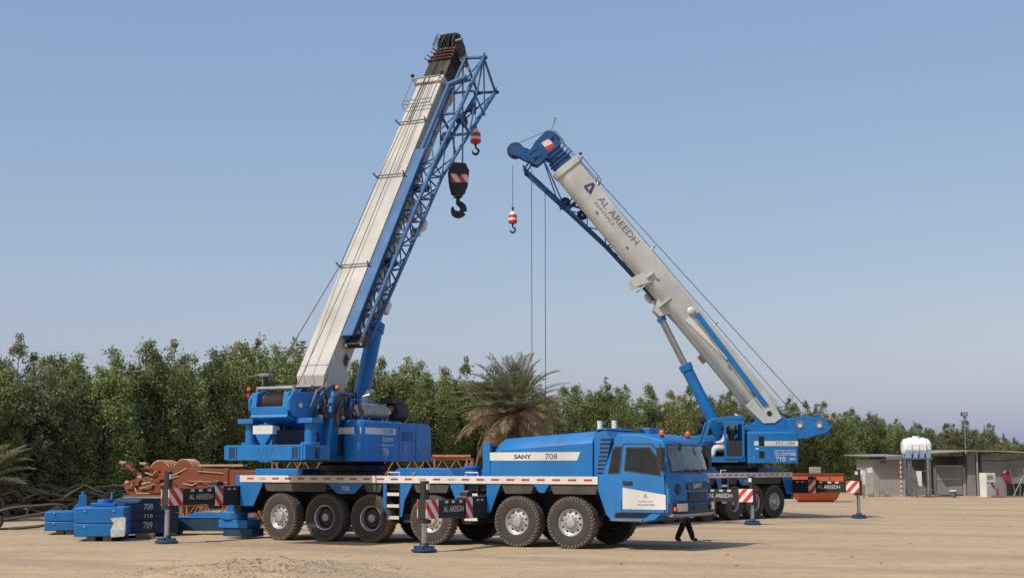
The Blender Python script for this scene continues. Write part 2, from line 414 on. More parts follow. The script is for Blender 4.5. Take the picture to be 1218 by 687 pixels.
    # ---- outriggers
    for xa, zc in ((-2.72, 1.08), (-11.32, 1.31)):
        for s in (-1, 1):
            b = MB().use('black')
            b.box(xa-.15, xa+.15, s*1.3, s*2.6, zc-.30, zc+.27); b.box(xa-.12, xa+.12, s*2.6, s*4.35, zc-.25, zc+.22)
            b.use('steel')
            b.box(xa-.16, xa+.16, s*1.5, s*2.6, zc+.271, zc+.285)
            for yy in (2.75, 3.15, 3.5): b.use('white').box(xa+.121, xa+.127, s*yy, s*(yy+.16), zc+.13, zc+.20)
            for yy in (1.65, 1.9): b.use('white').box(xa+.151, xa+.157, s*yy, s*(yy+.12), zc+.16, zc+.21)
            b.use('black').box(xa-.1, xa+.12, s*2.2, s*2.5, zc+.29, zc+.40); b.use('steel').box(xa-.05, xa+.1, s*2.3, s*2.42, zc+.4, zc+.44)
            bo = b.build('outrigger_beam', None, root, bevel=.012)
            p = MB().use('stripeL' if s < 0 else 'stripeR').box(xa+.121, xa+.140, s*4.02, s*4.62, zc-.25, zc+.24)
            p.box(xa-.14, xa-.121, s*4.02, s*4.62, zc-.25, zc+.24)
            p.box(xa+.151, xa+.16, s*2.25, s*2.6, zc-.3, zc+.27); p.build('hazard_board', None, bo)
            text('AL AREEDH', 1.05, .15, 'lettering', 'lettering_white', bo, (xa+.121, s*3.2, zc-.02), (0, 1, 0), (0, 0, 1), ext=.003)
            text('AL AREEDH', 1.05, .15, 'lettering', 'lettering_white', bo, (xa-.121, s*3.2, zc-.02), (0, -1, 0), (0, 0, 1), ext=.003)
            j = MB().use('black').cyl((xa, s*4.5, zc-.28), (xa, s*4.5, zc+.72), .115, 16)
            j.cyl((xa, s*4.5, zc-.36), (xa, s*4.5, zc-.27), .18, 16); j.box(xa-.12, xa+.12, s*4.32, s*4.62, zc-.25, zc+.22)
            j.use('white').box(xa+.07, xa+.118, s*4.43, s*4.56, zc+.5, zc+.64)
            jo = j.build('jack', None, root)
            MB().use('chrome').cyl((xa, s*4.5, .2), (xa, s*4.5, zc-.3), .075, 16).build('jack_rod', None, jo)
            ft = MB().use('navy').lathe([(.0005,.22),(.1,.22),(.14,.12),(.3,.07),(.33,.05),(.33,.012),(.0005,.012)], (xa, s*4.5, 0), 'z', 20)
            for q in range(4):
                X = Matrix.Translation((xa, s*4.5, 0)) @ Matrix.Rotation(q*math.pi/2+.4, 4, 'Z'); ft.box(.08, .27, -.02, .02, .05, .15, X)
            ft.build('foot_pad', None, jo)
    # ---- engine cover behind the cab
    e = MB().use('blue')
    secs = []
    for x, zt in ((-2.44,2.55),(-2.36,2.72),(-2.1,2.93),(-1.2,2.99),(.6,3.11),(.68,3.11)):
        z0 = 1.87
        secs.append([(x,-1.49,z0),(x,-1.49,zt-.32),(x,-1.43,zt-.22),(x,-1.2,zt),(x,1.2,zt),(x,1.43,zt-.22),(x,1.49,zt-.32),(x,1.49,z0)])
    e.loft(secs)
    e.build('engine_cover', None, root, bevel=.02)
    e2 = MB().use('blue').prism([(.74,3.14),(.70,3.0),(.70,3.16),(.98,3.2),(1.02,3.14)], -1.3, 1.3)
    e2.prism([(.70,1.9),(.98,1.9),(1.2,2.9),(1.02,3.12),(.70,3.06)], -1.44, 1.44)
    e2.use('black')
    for s in (-1, 1):
        for k in range(9): e2.box(.78+.015*k, .96+.03*k, s*1.44, s*1.458, 1.98+k*.11, 2.03+k*.11)
    e2.build('air_intake_panel', None, root, bevel=.012)
    ex = MB().use('white').cyl((-.1,.7,2.9),(-.1,.7,3.45),.075,12).cyl((.35,.7,3.0),(.35,.7,3.45),.075,12).use('black').cyl((-.1,.7,3.44),(-.1,.7,3.46),.06,12)
    ex.build('exhaust_stack', None, root)
    for s in (-1, 1):
        bd = MB().use('white').prism([(-2.445,2.33),(-2.445,2.555),(.32,2.555),(.22,2.33)], s*1.491, s*1.497).build('name_strip', None, root)
        text('SANY', .53, .12, 'lettering', 'lettering_dark', bd, (-1.42 if s < 0 else -.9, s*1.498, 2.44), (-s, 0, 0), (0, 0, 1), ext=.003, bold=.03)
        text(no, .36, .15, 'lettering', 'lettering_dark', bd, (-.55 if s < 0 else -1.7, s*1.498, 2.44), (-s, 0, 0), (0, 0, 1), ext=.003)
    # ---- driver's cab
    def hw(z): return 1.49 if z <= 1.95 else 1.49 - .19*(z-1.95)/1.05
    top = [(.98,1.95),(1.24,2.96),(1.3,3.04),(1.95,3.05),(2.5,2.93),(2.70,2.84),(2.76,2.76),(2.97,1.98)]
    low = [(2.97,1.98),(3.03,1.80),(3.05,1.32),(3.0,.98),(2.72,.93),(2.5,.80),(2.05,.72),(1.22,.74),(1.05,.92),(.82,1.55),(.84,1.95),(.98,1.95)]
    def fy(x, y): return x - .16*(abs(y)/1.5)**3*max(0, (x-2.3)/.7)   # rounded plan of the nose
    c = MB().use('blue')
    ys = [-1, -.93, -.6, 0, .6, .93, 1]
    outline = top + low[1:-1]
    secs = []
    for t in ys:
        sec = []
        for x, z in outline:
            y = t*hw(z); tt = abs(t)
            sec.append((fy(x, y) - (.03 if tt == 1 and x > 2.6 else 0), y, z - (.05 if tt == 1 and z > 2.9 else 0)))
        secs.append(sec)
    c.loft(secs)
    cab = c.build('driver_cab', None, root, bevel=.015, smooth=40)
    def pane(name, pts, s, mat, out=.008, thick=.012, par=None):
        m = MB().use(mat)
        a = [(x, s*(hw(z)+out-thick), z) for x, z in pts]; b = [(x, s*(hw(z)+out), z) for x, z in pts]
        m.loft([a, b]); return m.build(name, None, par or cab)
    for s in (-1, 1):
        pane('door_gap', [(1.49,.95),(1.47,2.0),(1.49,2.77),(2.335,2.77),(2.65,2.41),(2.75,1.9),(2.77,1.25),(2.73,.95)], s, 'black', .004, .01)
        dr = pane('door', [(1.52,.98),(1.50,2.0),(1.52,2.74),(2.32,2.74),(2.62,2.40),(2.72,1.9),(2.74,1.25),(2.7,.98)], s, 'blue', .014, .02)
        pane('window_frame', [(1.58,2.05),(1.60,2.68),(2.28,2.68),(2.56,2.36),(2.64,1.92)], s, 'black', .019, .012)
        pane('side_window', [(1.61,2.08),(1.63,2.65),(2.26,2.65),(2.52,2.34),(2.60,1.96)], s, 'glass', .024, .012)
        pane('window_frame', [(1.12,1.98),(1.2,2.62),(1.28,2.70),(1.47,2.70),(1.45,1.98)], s, 'black', .010, .012)
        pane('rear_window', [(1.15,2.01),(1.225,2.60),(1.3,2.67),(1.445,2.67),(1.425,2.01)], s, 'glass', .015, .012)
        pane('advert_panel', [(1.545,1.06),(1.55,1.62),(2.76,1.44),(2.76,1.06)], s, 'white', .022, .01)
        pane('door_handle', [(1.56,1.70),(1.56,1.80),(1.82,1.78),(1.82,1.70)], s, 'black', .04, .04)
        tt = .0
        text('A', .11, .12, 'logo', 'lettering_grey', cab, (2.2, s*1.513, 1.41), (-s, 0, 0), (0, 0, 1), ext=.002)
        text('AL AREEDH GROUP', .42, .035, 'lettering', 'lettering_grey', cab, (2.2, s*1.513, 1.27), (-s, 0, 0), (0, 0, 1), ext=.002)
        text('TEL:02097888', .5, .05, 'lettering', 'lettering_grey', cab, (2.2, s*1.513, 1.18), (-s, 0, 0), (0, 0, 1), ext=.002)
        st = MB().use('darkhole').prism([(1.3,.84),(1.34,.97),(2.35,.97),(2.15,.84)], s*1.47, s*1.498)
        st.use('steel').box(1.2, 2.1, s*1.44, s*1.55, .755, .80); st.build('cab_step', None, cab)
        hl = MB()
        for mt, ya_, yb_, d_, za_, zb_ in (('black', .82, 1.46, .145, .985, 1.245), ('cream_lens', .88, 1.36, .157, 1.015, 1.215), ('amber', 1.37, 1.45, .152, 1.03, 1.13)):
            secs = []
            for k_ in range(7):
                y = s*(ya_+(yb_-ya_)*k_/6); x = fy(3.0, y)-(.05 if abs(y) > 1.45 else 0); secs.append([(x+.05,y,za_),(x+d_,y,za_),(x+d_,y,zb_),(x+.05,y,zb_)])
            hl.use(mt).loft(secs)
        hl.build('headlight', None, cab)
        MB().use('navy').lathe([(.0005,3.055),(.12,3.055),(.15,3.03),(.15,2.96)], (0, 0, 0), 'x', 20).build('round_vent', None, cab, X=Matrix.Translation((-.06, s*1.12, 1.58)))
        mr = MB().use('black').tube([(2.55, s*1.36, 2.72), (2.7, s*1.68, 2.74), (2.74, s*1.74, 2.6)], .022)
        mr.tube([(2.62, s*1.44, 2.1), (2.74, s*1.72, 2.15)], .02)
        mr.box(2.66, 2.80, s*1.62, s*1.86, 2.06, 2.66); mr.use('steel').box(2.655, 2.66, s*1.65, s*1.83, 2.1, 2.62)
        mr.build('side_mirror', None, cab, bevel=.03)
        mf = MB().use('black').tube([(2.7, s*1.12, 2.84), (2.98, s*1.1, 2.78)], .015).lathe([(.0005,.02),(.11,.015),(.12,0),(.11,-.015),(.0005,-.02)], (3.0, s*1.08, 2.68), 'x', 20)
        mf.build('front_mirror', None, cab)
        bc = MB().use('black').cyl((2.45, s*.95, 2.88), (2.45, s*.95, 3.0), .06, 12).use('amber').cyl((2.45, s*.95, 3.0), (2.45, s*.95, 3.07), .07, 14).ball((2.45, s*.95, 3.07), .07, 12)
        bc.build('beacon_light', None, cab)
    # windshield follows the rounded nose
    def nose(zs, mat, name, yl, d, frame=0):
        m = MB().use(mat); secs = []
        for y in [i/8*yl for i in range(-8, 9)]:
            a = []; b = []
            for z in zs:
                x = 2.76 + (2.97-2.76)*(2.76-z)/(2.76-1.98) if z > 1.95 else 3.03
                k = y*(1 if z < 2.3 else .95); xx = fy(x, k)
                a.append((xx-.02, k, z)); b.append((xx+d, k, z))
            secs.append(a + b[::-1])
        m.loft(secs); return m.build(name, None, cab)
    nose([2.02, 2.75], 'black', 'windshield_surround', 1.36, .008)
    nose([2.05, 2.72], 'wglass', 'windshield', 1.32, .014)
    for y in (-.75, -.1, .55):
        MB().use('black').tube([(3.04, y-.3, 1.98), (3.02, y-.1, 2.09), (2.97, y+.42, 2.07)], .02, 6).build('wiper', None, cab)
    g = MB().use('black').box(2.96, 3.075, -.62, .72, 1.30, 1.50); g.use('navy')
    for z in (1.33, 1.38, 1.43, 1.475): g.box(3.07, 3.083, -.6, .7, z-.008, z+.008)
    g.use('navy').box(2.98, 3.063, -.66, .74, 1.56, 1.76); g.build('grille', None, cab, bevel=.01)
    text('SANY', .62, .15, 'logo', 'rim', cab, (3.066, .0, 1.66), (0, 1, 0), (0, 0, 1), ext=.01, bold=.03)
    bp = MB().use('navy'); secs = []
    for y in [i/8*1.49 for i in range(-8, 9)]:
        x = fy(3.0, y)-(.05 if abs(y) > 1.45 else 0); secs.append([(x-.15,y,.9),(x+.1,y,.9),(x+.14,y,1.0),(x+.14,y,1.22),(x+.06,y,1.27),(x-.15,y,1.27)])
    bp.loft(secs)
    bp.use('steel'); secs = []
    for y in [i/8*1.49 for i in range(-8, 9)]:
        x = fy(3.0, y)-(.05 if abs(y) > 1.45 else 0); secs.append([(x+.02,y,.87),(x+.15,y,.87),(x+.16,y,.95),(x+.02,y,.95)])
    bp.loft(secs)
    secs = []
    for y in (1.32, 1.4, 1.46, 1.505):
        x = fy(3.0, y)-(.08 if y > 1.5 else 0); secs.append([(x-.1,y,.88),(x+.155,y,.88),(x+.155,y,1.29),(x-.1,y,1.29)])
    bp.loft(secs)
    for y in (-.45, .75): bp.use('navy').cyl((3.1, y, 1.1), (3.17, y, 1.1), .06, 12)
    bp.use('steel').tube([(3.1,1.15,.9),(3.16,1.3,.8),(3.1,1.45,.84)], .03)
    bp.build('bumper', None, cab, bevel=.02)
    ac = MB().use('blue').box(1.3, 1.75, -.1, .75, 3.04, 3.22).use('black').prism([(1.32,3.04),(1.45,3.2),(1.62,3.2),(1.7,3.04)], -.55, -.25)
    ac.build('roof_box', None, cab, bevel=.03)
    # ---------------------------------------------------------------- superstructure
    S = Matrix.Translation((-8.0, 0, 0)) @ Matrix.Rotation(R(syaw-yaw), 4, 'Z')
    MB().use('black').lathe([(.0005,1.66),(.95,1.66),(.95,2.02),(1.05,2.05),(1.05,2.2),(.9,2.3),(.0005,2.3)], (0,0,0), 'z', 40).build('slewing_ring', None, root, X=S)
    b = MB().use('navy').box(-2.9, 2.0, -.95, .95, 2.3, 2.46)
    b.use('blue')
    side = [(-3.0,2.46),(-3.05,3.3),(-2.9,4.0),(-2.2,4.45),(-1.7,4.5),(-1.2,4.0),(-.3,3.2),(.9,2.9),(1.1,2.46)]
    for s in (-1, 1): b.prism(side, s*.40, s*.47)
    b.box(-2.95,-1.0,-.72,-.66,2.46,3.75).box(-2.95,-1.0,.66,.72,2.46,3.75)
    b.use('navy').box(-2.9,-2.6,-.64,.64,2.5,3.3).box(.3,.5,-.64,.64,2.46,2.8)
    b.build('slewing_frame', None, root, X=S, bevel=.01)
    # right-hand engine housing, rounded in plan
    zt = 3.52
    def rr(x0, x1, y0, y1, r):
        P = []
        for cx_, cy_, a0 in ((x1-r,y1-r,0),(x0+r,y1-r,90),(x0+r,y0+r,180),(x1-r,y0+r,270)):
            for k in range(5): a = R(a0+k*22.5); P.append((cx_+r*math.cos(a), cy_+r*math.sin(a)))
        return P
    hs = MB().use('blue'); o1 = rr(-2.0, 2.32, -1.5, -.78, .24); secs = []
    for z, gsh in ((2.32,0),(3.4,0),(3.48,.03),(zt,.09)):
        secs.append([(x + (gsh if x < 0 else -gsh) - (0 if x < 1 else (z-2.32)*.05), y + (gsh if y < -1.1 else -gsh), z - (.05*(x+2)/4 if z > 3.3 else 0)) for x, y in o1])
    hs.loft(secs); ho = hs.build('engine_housing', None, root, X=S, bevel=.0)
    MB().use('navy').box(-2.0,-1.95,-.8,-.2,2.34,3.3).box(-1.95,1.6,-.8,-.72,2.34,3.2).build('inner_wall', None, root, X=S)
    hd = MB().use('black')
    for x in (-.9, .15, 1.15): hd.box(x-.006, x+.006, -1.506, -1.499, 2.36, 3.36)
    hd.use('steel')
    for x in (.45, 1.3): hd.box(x, x+.07, -1.515, -1.5, 2.68, 2.80)
    hd.use('navy')
    for k in range(7): hd.box(.3+0, 1.0, -1.508, -1.5, 2.95+k*.04, 2.965+k*.04)
    hd.build('door_seams', None, ho, X=S)
    bs = MB().use('white').box(-1.7, -.05, -1.506, -1.5, 3.10, 3.29)
    bs.prism([(-2.005,-1.22),(-1.93,-1.437),(-1.75,-1.506),(-1.7,-1.506),(-1.7,-1.5),(-1.75,-1.49),(-1.92,-1.42),(-1.99,-1.2),(-1.99,-.5),(-2.005,-.5)], 3.10, 3.29, 'z')
    bs = bs.build('name_strip', None, ho, X=S, smooth=0)
    text('STC1300', .55, .13, 'lettering', 'lettering_dark', ho, (-.5, -1.507, 3.195), (1,0,0), (0,0,1), S, .003)
    text('TEL:02097888', .62, .11, 'lettering', 'lettering_white', ho, (-.52, -1.502, 2.96), (1,0,0), (0,0,1), S, .003)
    MB().use('lettering_white').box(-.9,-.15,-1.507,-1.5,2.78,2.80).build('lettering_underline', None, ho, X=S)
    text(no, .34, .24, 'lettering', 'lettering_white', ho, (-.62, -1.502, 2.58), (1,0,0), (0,0,1), S, .003, bold=.01)
    # machinery on top of the housing
    mf = MB().use('steel').cyl((-1.35,-1.05,3.78),(-.1,-1.05,3.78),.24,24)
    mf.tube([(-.95,-.95,3.95),(-.95,-.95,4.2),(-.88,-1.0,4.32),(-.7,-1.08,4.36)], .1, 14)
    mf.box(-1.1,-1.05,-1.2,-.9,3.5,3.62).box(-.35,-.3,-1.2,-.9,3.5,3.62); mf.build('exhaust_muffler', None, root, X=S)
    af = MB().use('black').cyl((.35,-1.1,3.82),(.95,-1.1,3.82),.27,22).box(.15,.85,-1.25,-.8,4.06,4.24).cyl((.45,-1.0,3.5),(.45,-1.0,4.1),.1,10)
    af.use('rustpipe').tube([(.1,-1.15,3.5),(.1,-1.15,3.8),(.25,-1.15,3.92)], .1, 12).use('white').tube([(-.05,-1.2,3.5),(-.03,-1.2,3.72),(.1,-1.2,3.8)], .05)
    af.build('air_filter', None, root, X=S)
    # left-hand housing
    lh = MB().use('blue'); secs = []
    o2 = rr(-2.85, -.72, .75, 1.5, .1)
    for z, gsh in ((2.3,0),(3.52,0),(3.6,.05)): secs.append([(x+(gsh if x < -1.5 else -gsh), y + (-gsh if y > 1.1 else gsh), z) for x, y in o2])
    lh.loft(secs); lo = lh.build('tool_housing', None, root, X=S)
    lp = MB().use('darkhole').box(-1.42,-1.2,1.5,1.506,2.5,2.78).box(-1.42,-1.2,1.5,1.506,3.0,3.4)
    lp.use('steel').box(-1.0,-.94,1.5,1.512,2.48,2.56).box(-1.62,-1.56,1.5,1.512,2.48,2.56); lp.build('step_recess', None, lo, X=S)
    MB().use('white').box(-2.84,-1.43,1.5,1.507,3.0,3.2).box(-1.19,-1.0,1.5,1.507,3.02,3.2).box(-1.19,-1.05,1.5,1.507,2.86,2.92).build('name_strip', None, lo, X=S)
    text('STC1300', .8, .13, 'lettering', 'lettering_dark', lo, (-2.3, 1.508, 3.1), (-1,0,0), (0,0,1), S, .003)
    MB().use('lettering_white').box(-2.72,-1.82,1.5,1.507,2.80,2.82).build('lettering_underline', None, lo, X=S)
    text('TEL:02097888', .9, .14, 'lettering', 'lettering_white', lo, (-2.27, 1.502, 2.67), (-1,0,0), (0,0,1), S, .003)
    text(no, .42, .2, 'lettering', 'lettering_white', lo, (-2.1, 1.502, 2.45), (-1,0,0), (0,0,1), S, .003, bold=.02)
    text('UAE', .26, .12, 'lettering', 'lettering_white', lo, (-2.6, 1.502, 2.45), (-1,0,0), (0,0,1), S, .003, bold=.02)
    # operator's cab, door slid open
    oc = MB().use('blue')
    oc.box(-.62,1.5,.58,1.48,2.36,2.48).use('steel').box(-.3,1.4,1.44,1.54,2.33,2.36).use('blue')
    oc.prism([(-.62,2.48),(-.62,4.2),(-.5,4.3),(-.5,2.48)], .60, 1.46)                    # rear wall
    oc.prism([(-.62,2.48),(-.62,3.2),(1.4,3.2),(1.5,2.48)], .58, .62)                     # inner wall (low)
    oc.prism([(-.64,4.12),(-.52,4.28),(.55,4.18),(.82,4.02),(.78,3.94),(.5,4.06),(-.6,4.1)], .58, 1.48)  # roof
    for y0, y1 in ((.58,.64),(1.41,1.48)):
        oc.prism([(1.38,2.48),(1.52,2.48),(1.16,3.2),(.88,4.02),(.76,4.0),(1.04,3.2)], y0, y1)   # raked front pillar
    oc.prism([(-.62,4.0),(-.62,2.48),(-.52,2.48),(-.52,4.0)], 1.41, 1.48)
    oc.box(-.5,.8,1.42,1.48,3.98,4.08).box(-.5,1.4,1.42,1.48,2.48,2.56)
    cabo = oc.build('operator_cab', None, root, X=S, bevel=.012)
    fw = MB().use('clear').prism([(1.44,2.5),(1.455,2.5),(1.10,3.2),(.83,4.0),(.815,4.0),(1.085,3.2)], .64, 1.41); fw.build('front_window', None, cabo, X=S, smooth=0)
    MB().use('clear').prism([(-.6,3.2),(-.6,4.1),(.78,3.98),(1.1,3.2)], .595, .605).build('inner_window', None, cabo, X=S, smooth=0)
    dd = MB().use('blue')
    for q in ((-.58,-.5,2.56,3.98),(.16,.26,2.48,4.02)): dd.box(q[0],q[1],1.485,1.53,q[2],q[3])
    dd.box(-.5,.16,1.485,1.53,3.9,4.0).box(-.5,.16,1.485,1.53,2.48,2.56); dd.use('black').box(-.5,.16,1.49,1.52,2.56,3.22)
    do = dd.build('sliding_door', None, cabo, X=S, bevel=.008)
    MB().use('clear').box(-.5,.16,1.5,1.51,3.22,3.9).build('door_window', None, cabo, X=S, smooth=0)
    se = MB().use('black').box(-.1,.42,.78,1.28,2.72,2.86).box(-.22,-.08,.78,1.28,2.8,3.55).box(0,.3,.9,1.15,2.48,2.72)
    se.box(.85,.98,.8,1.2,2.48,2.95).box(-.12,.4,.68,.76,2.9,3.05); se.build('seat', None, cabo, X=S, bevel=.03)
    # tail with the two winches
    tp = [(-2.6,3.3),(-3.35,3.32),(-3.75,3.46),(-4.25,3.56),(-4.42,3.72),(-4.44,4.02),(-4.25,4.22),(-3.2,4.26),(-2.6,4.12)]
    tl = MB().use('blue')
    for s in (-1, 1): tl.prism(tp, s*.62, s*.70)
    tl.prism([(-4.40,3.56),(-4.42,3.82),(-4.36,3.82),(-4.34,3.56)], -.62, .62)
    tl.prism([(-4.45,3.52),(-3.5,3.36),(-3.5,3.44),(-4.4,3.6)], -.62, .62)
    for s in (-1, 1): tl.prism([(-4.42,3.8),(-4.36,4.2),(-3.9,4.3),(-3.95,4.22),(-4.36,3.8)], s*.44, s*.62)
    to = tl.build('winch_frame', None, root, X=S, bevel=.012)
    for x in (-3.95, -3.12):
        w = MB().use('rustpipe').cyl((x,-.6,3.92),(x,.6,3.92),.27,28)
        w.use('rope')
        for k in range(18): w.lathe([(.27,-.02),(.29,0),(.27,.02)], (x,-.36+k*.042,3.92), 'y', 24)
        w.use('white').cyl((x,.71,3.86),(x,.75,3.86),.08,18).cyl((x,-.71,3.86),(x,-.75,3.86),.07,18)
        w.use('steel').cyl((x,.6,3.92),(x,.71,3.92),.17,18); w.build('winch_drum', None, to, X=S)
    rd = MB().use('steel').cyl((-4.1,-.6,4.34),(-4.1,.6,4.34),.06,14).cyl((-3.2,-.6,4.42),(-3.2,.6,4.42),.06,14)
    rd.box(-4.16,-4.04,-.64,-.58,4.2,4.4).box(-4.16,-4.04,.58,.64,4.2,4.4); rd.build('rope_roller', None, to, X=S)
    for z in (4.28, 4.1):
        bl = MB().use('black').cyl((-4.3,.78,z-.05),(-4.3,.78,z-.01),.05,10).use('amber' if z > 4.2 else 'red').cyl((-4.3,.78,z),(-4.3,.78,z+.1),.05,10)
        bl.build('tail_light', None, to, X=S)
    cm = MB().use('steel').tube([(-3.9,.6,4.3),(-3.9,.62,4.72)], .015).box(-4.05,-3.85,.3,.65,4.7,4.78).tube([(-3.95,.65,4.74),(-3.95,1.05,4.7)], .012)
    cm.build('anemometer_bracket', None, to, X=S)
    # hoses and valves between tail and boom foot
    hz = MB()
    for k in range(9):
        y0 = -.74-random.random()*.22; x0 = -3.6+.22*k; z0 = 3.5+random.random()*.4
        hz.use('hose' if k % 3 else 'steel').tube([(x0,y0,z0),(x0+.1,y0-.12,z0+.45),(x0+.5,y0-.1,z0+.6),(x0+.8,y0+.05,z0+.25),(x0+.85,y0+.1,z0-.3)], .032, 8)
    for k in range(7):
        x0 = -3.3+.28*k; hz.use(('steel','black','navy','rustpipe')[k % 4]).box(x0,x0+.16,-.95,-.74,3.42+.1*(k % 3),3.62+.12*(k % 2)*2)
    hz.use('red').ball((-2.05,-.85,4.25),.09); hz.use('amber').ball((-2.2,-.8,4.42),.08)
    hz.use('black')
    for k in range(6): x0 = -1.9+.3*k; hz.tube([(x0,-.8,3.5),(x0+.1,-.9,3.8),(x0+.35,-.8,3.9),(x0+.5,-.72,3.5)], .028, 7)
    hz.build('hydraulic_hoses', None, root, X=S)
    gr = MB().use('blue')
    gr.box(-3.3,-2.4,-.76,-.70,2.6,3.5).prism([(-3.0,2.6),(-2.85,2.6),(-2.4,4.3),(-2.6,4.3)],-.95,-.85).tube([(-2.6,-.9,4.3),(-1.7,-1.0,4.25)], .03)
    gr.tube([(-2.1,-1.2,3.5),(-2.1,-1.2,4.1),(-1.0,-1.3,4.05)], .02)
    gr.build('side_bracket', None, root, X=S)
    if first:
        cw = MB().use('blue').box(-4.62,-3.3,-1.28,1.28,2.34,2.76)
        for y in (-1.36, 1.36): cw.box(-4.6,-3.4,min(y,y*.92),max(y,y*.92),2.36,2.74)
        for y in (-1.05, 1.05):
            cw.box(-4.645,-4.62,y-.14,y-.1,2.38,2.72).box(-4.645,-4.62,y+.1,y+.14,2.38,2.72).use('navy').box(-4.632,-4.621,y-.1,y+.1,2.40,2.70).use('blue')
        cw.use('navy').box(-4.1,-3.98,-1.42,-1.36,2.38,2.72).use('blue')
        cb = cw.build('counterweight_plate', None, root, X=S, bevel=.03)
        text('SANY', .75, .24, 'logo', 'blue', cb, (-4.622, .05, 2.55), (0,-1,0), (0,0,1), S, .006, bold=.0)
        for y in (1.0, -1.0):
            cc = MB().use('blue').cyl((-3.85,y,2.76),(-3.85,y,3.42),.16,18).cyl((-3.85,y,2.76),(-3.85,y,2.84),.27,18).box(-4.15,-3.6,y-.26,y+.26,3.36,3.5)
            cc.build('lifting_column', None, root, X=S, bevel=.01)
        wb = MB().use('white').box(-4.3,-4.1,-.05,.62,3.06,3.30).use('blue').prism([(.0,3.06),(.55,3.06),(.35,2.76),(.2,2.76)], -4.3, -4.12, 'x')
        wb.use('navy').box(-3.4,-2.2,-.6,.6,2.5,3.2); wb.build('counterweight_lock', None, root, X=S, bevel=.01)
        nm = MB().use('navy').box(-3.32,-3.3,-.95,.1,2.78,3.12).build('rear_panel', None, root, X=S)
        text('AL AREEDH', .8, .12, 'lettering', 'lettering_white', root, (-3.321, -.45, 2.97), (0,-1,0), (0,0,1), S, .003)
    # ---------------------------------------------------------------- boom
    foot = (-1.88, 4.38); al = R(alpha); LB = 12.8 if first else 13.62; HW = .49; DJ = 0 if first else .9
    B = S @ Matrix(((math.cos(al),0,-math.sin(al),foot[0]),(0,1,0,.1 if first else 0),(math.sin(al),0,math.cos(al),foot[1]),(0,0,0,1)))
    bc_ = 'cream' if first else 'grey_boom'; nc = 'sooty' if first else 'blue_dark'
    def sec(t, w, up, dn):
        P = [(t,-w,up),(t,-w,-dn*.35)]
        for k in range(1, 8): a = math.pi*k/8; P.append((t, -w*math.cos(a), -dn*.35-dn*.65*math.sin(a)))
        P += [(t,w,-dn*.35),(t,w,up)]; return P
    m = MB().use(bc_); m.loft([sec(-.1,.42,.35,.35), sec(.15,HW,.56,.6), sec(LB,HW,.56,.6)])
    # foot lugs with pin
    for s in (-1, 1): m.prism([(-.48,.30),(-.45,-.08),(-.15,-.48),(.9,-.58),(.9,.5)], s*(HW+.002), s*(HW+.025))
    boom = m.build('boom', None, root, X=B, bevel=.02)
    pz = MB().use('black').cyl((0,-HW-.04,0),(0,HW+.04,0),.11,16)
    for s in (-1, 1):
        pz.prism([(.95,.1),(1.25,.12),(1.2,-.02),(.92,-.04)] if s > 0 else [(1.05,.0),(1.35,.02),(1.3,-.18),(1.0,-.2)], s*(HW+.03), s*(HW+.036))
    pz.use('steel').box(.5,.56,-.47,.47,.561,.575); pz.build('pivot_pin', None, boom, X=B)
    cl = MB().use(bc_)
    cl.loft([sec(LB-.17,HW+.06,.63,.66), sec(LB+.13,HW+.06,.63,.66)])
    cl.build('boom_collar', None, boom, X=B, bevel=.02)
    for k, (t0, t1, w) in enumerate(((LB+.13,14.0 if first else 14.05,.44),(14.0,14.2,.41),(14.2,14.42,.38),(14.42,14.6,.35))):
        n = MB().use(nc).loft([sec(t0,w,w,w+.02), sec(t1-.05,w,w,w+.02)]); n.loft([sec(t1-.06,w+.05,w+.05,w+.07), sec(t1,w+.05,w+.05,w+.07)])
        n.use('black' if not first else 'rustpipe').tube([(t1-.03,-w-.12,w+.18),(t1-.03,-w-.05,w+.08),(t1-.03,w+.05,w+.08),(t1-.03,w+.12,w+.18)], .025, 6)
        n.build('telescopic_section', None, boom, X=B, bevel=.01)
    hdm = MB().use(nc)
    hp = [(14.5,.42),(14.45,-.9),(14.7,-1.05),(15.1,-1.0),(15.35,-.3),(15.42,.35),(15.2,.6),(14.8,.6)]
    if first: hp = [(14.5,.42),(14.45,-.5),(14.75,-.62),(15.1,-.55),(15.33,-.15),(15.4,.35),(15.2,.6),(14.8,.6)]
    for s in (-1, 1): hdm.prism(hp, s*.26, s*.31)
    hdm.box(14.55,14.68,-.26,.26,-.5 if first else -.88,.42); hdm.box(14.9,15.0,-.26,.26,-.4,.2)
    for y in (-.13, .13): hdm.prism(hp, y-.015, y+.015)
    hdo = hdm.build('boom_head', None, boom, X=B, bevel=.012)
    if not first:
        for s in (-1, 1):
            MB().use('stripeX').prism([(14.66,.22),(14.66,-.16),(15.12,-.16),(15.12,.22)], s*.311, s*.318).build('hazard_panel', None, hdo, X=B)
    for t, u, r in ((15.12,.32,.27),(14.9,-.35 if first else -.75,.24)):
        for y in (-.2,-.06,.06,.2):
            MB().use('black' if first else 'navy').lathe([(.05,-.03),(r-.05,-.03),(r,-.028),(r-.03,0),(r,.028),(r-.05,.03),(.05,.03)], (t,y,u), 'y', 28).build('sheave', None, hdo, X=B)
    hd2 = MB().use(nc)
    for s_ in (-1, 1):
        for t_, u_, r_ in ((15.12,.32,.12),(14.9,-.35 if first else -.75,.11)): hd2.cyl((t_,s_*.31,u_),(t_,s_*.37,u_),r_,14)
        if not first:
            hd2.box(14.5,15.2,s_*.31,s_*.335,-.46,-.40).box(14.72,14.78,s_*.31,s_*.335,-.95,-.46).box(15.05,15.1,s_*.31,s_*.335,-.9,-.46)
    hd2.build('axle_boss', None, hdo, X=B)
    cb_ = MB().use('black')
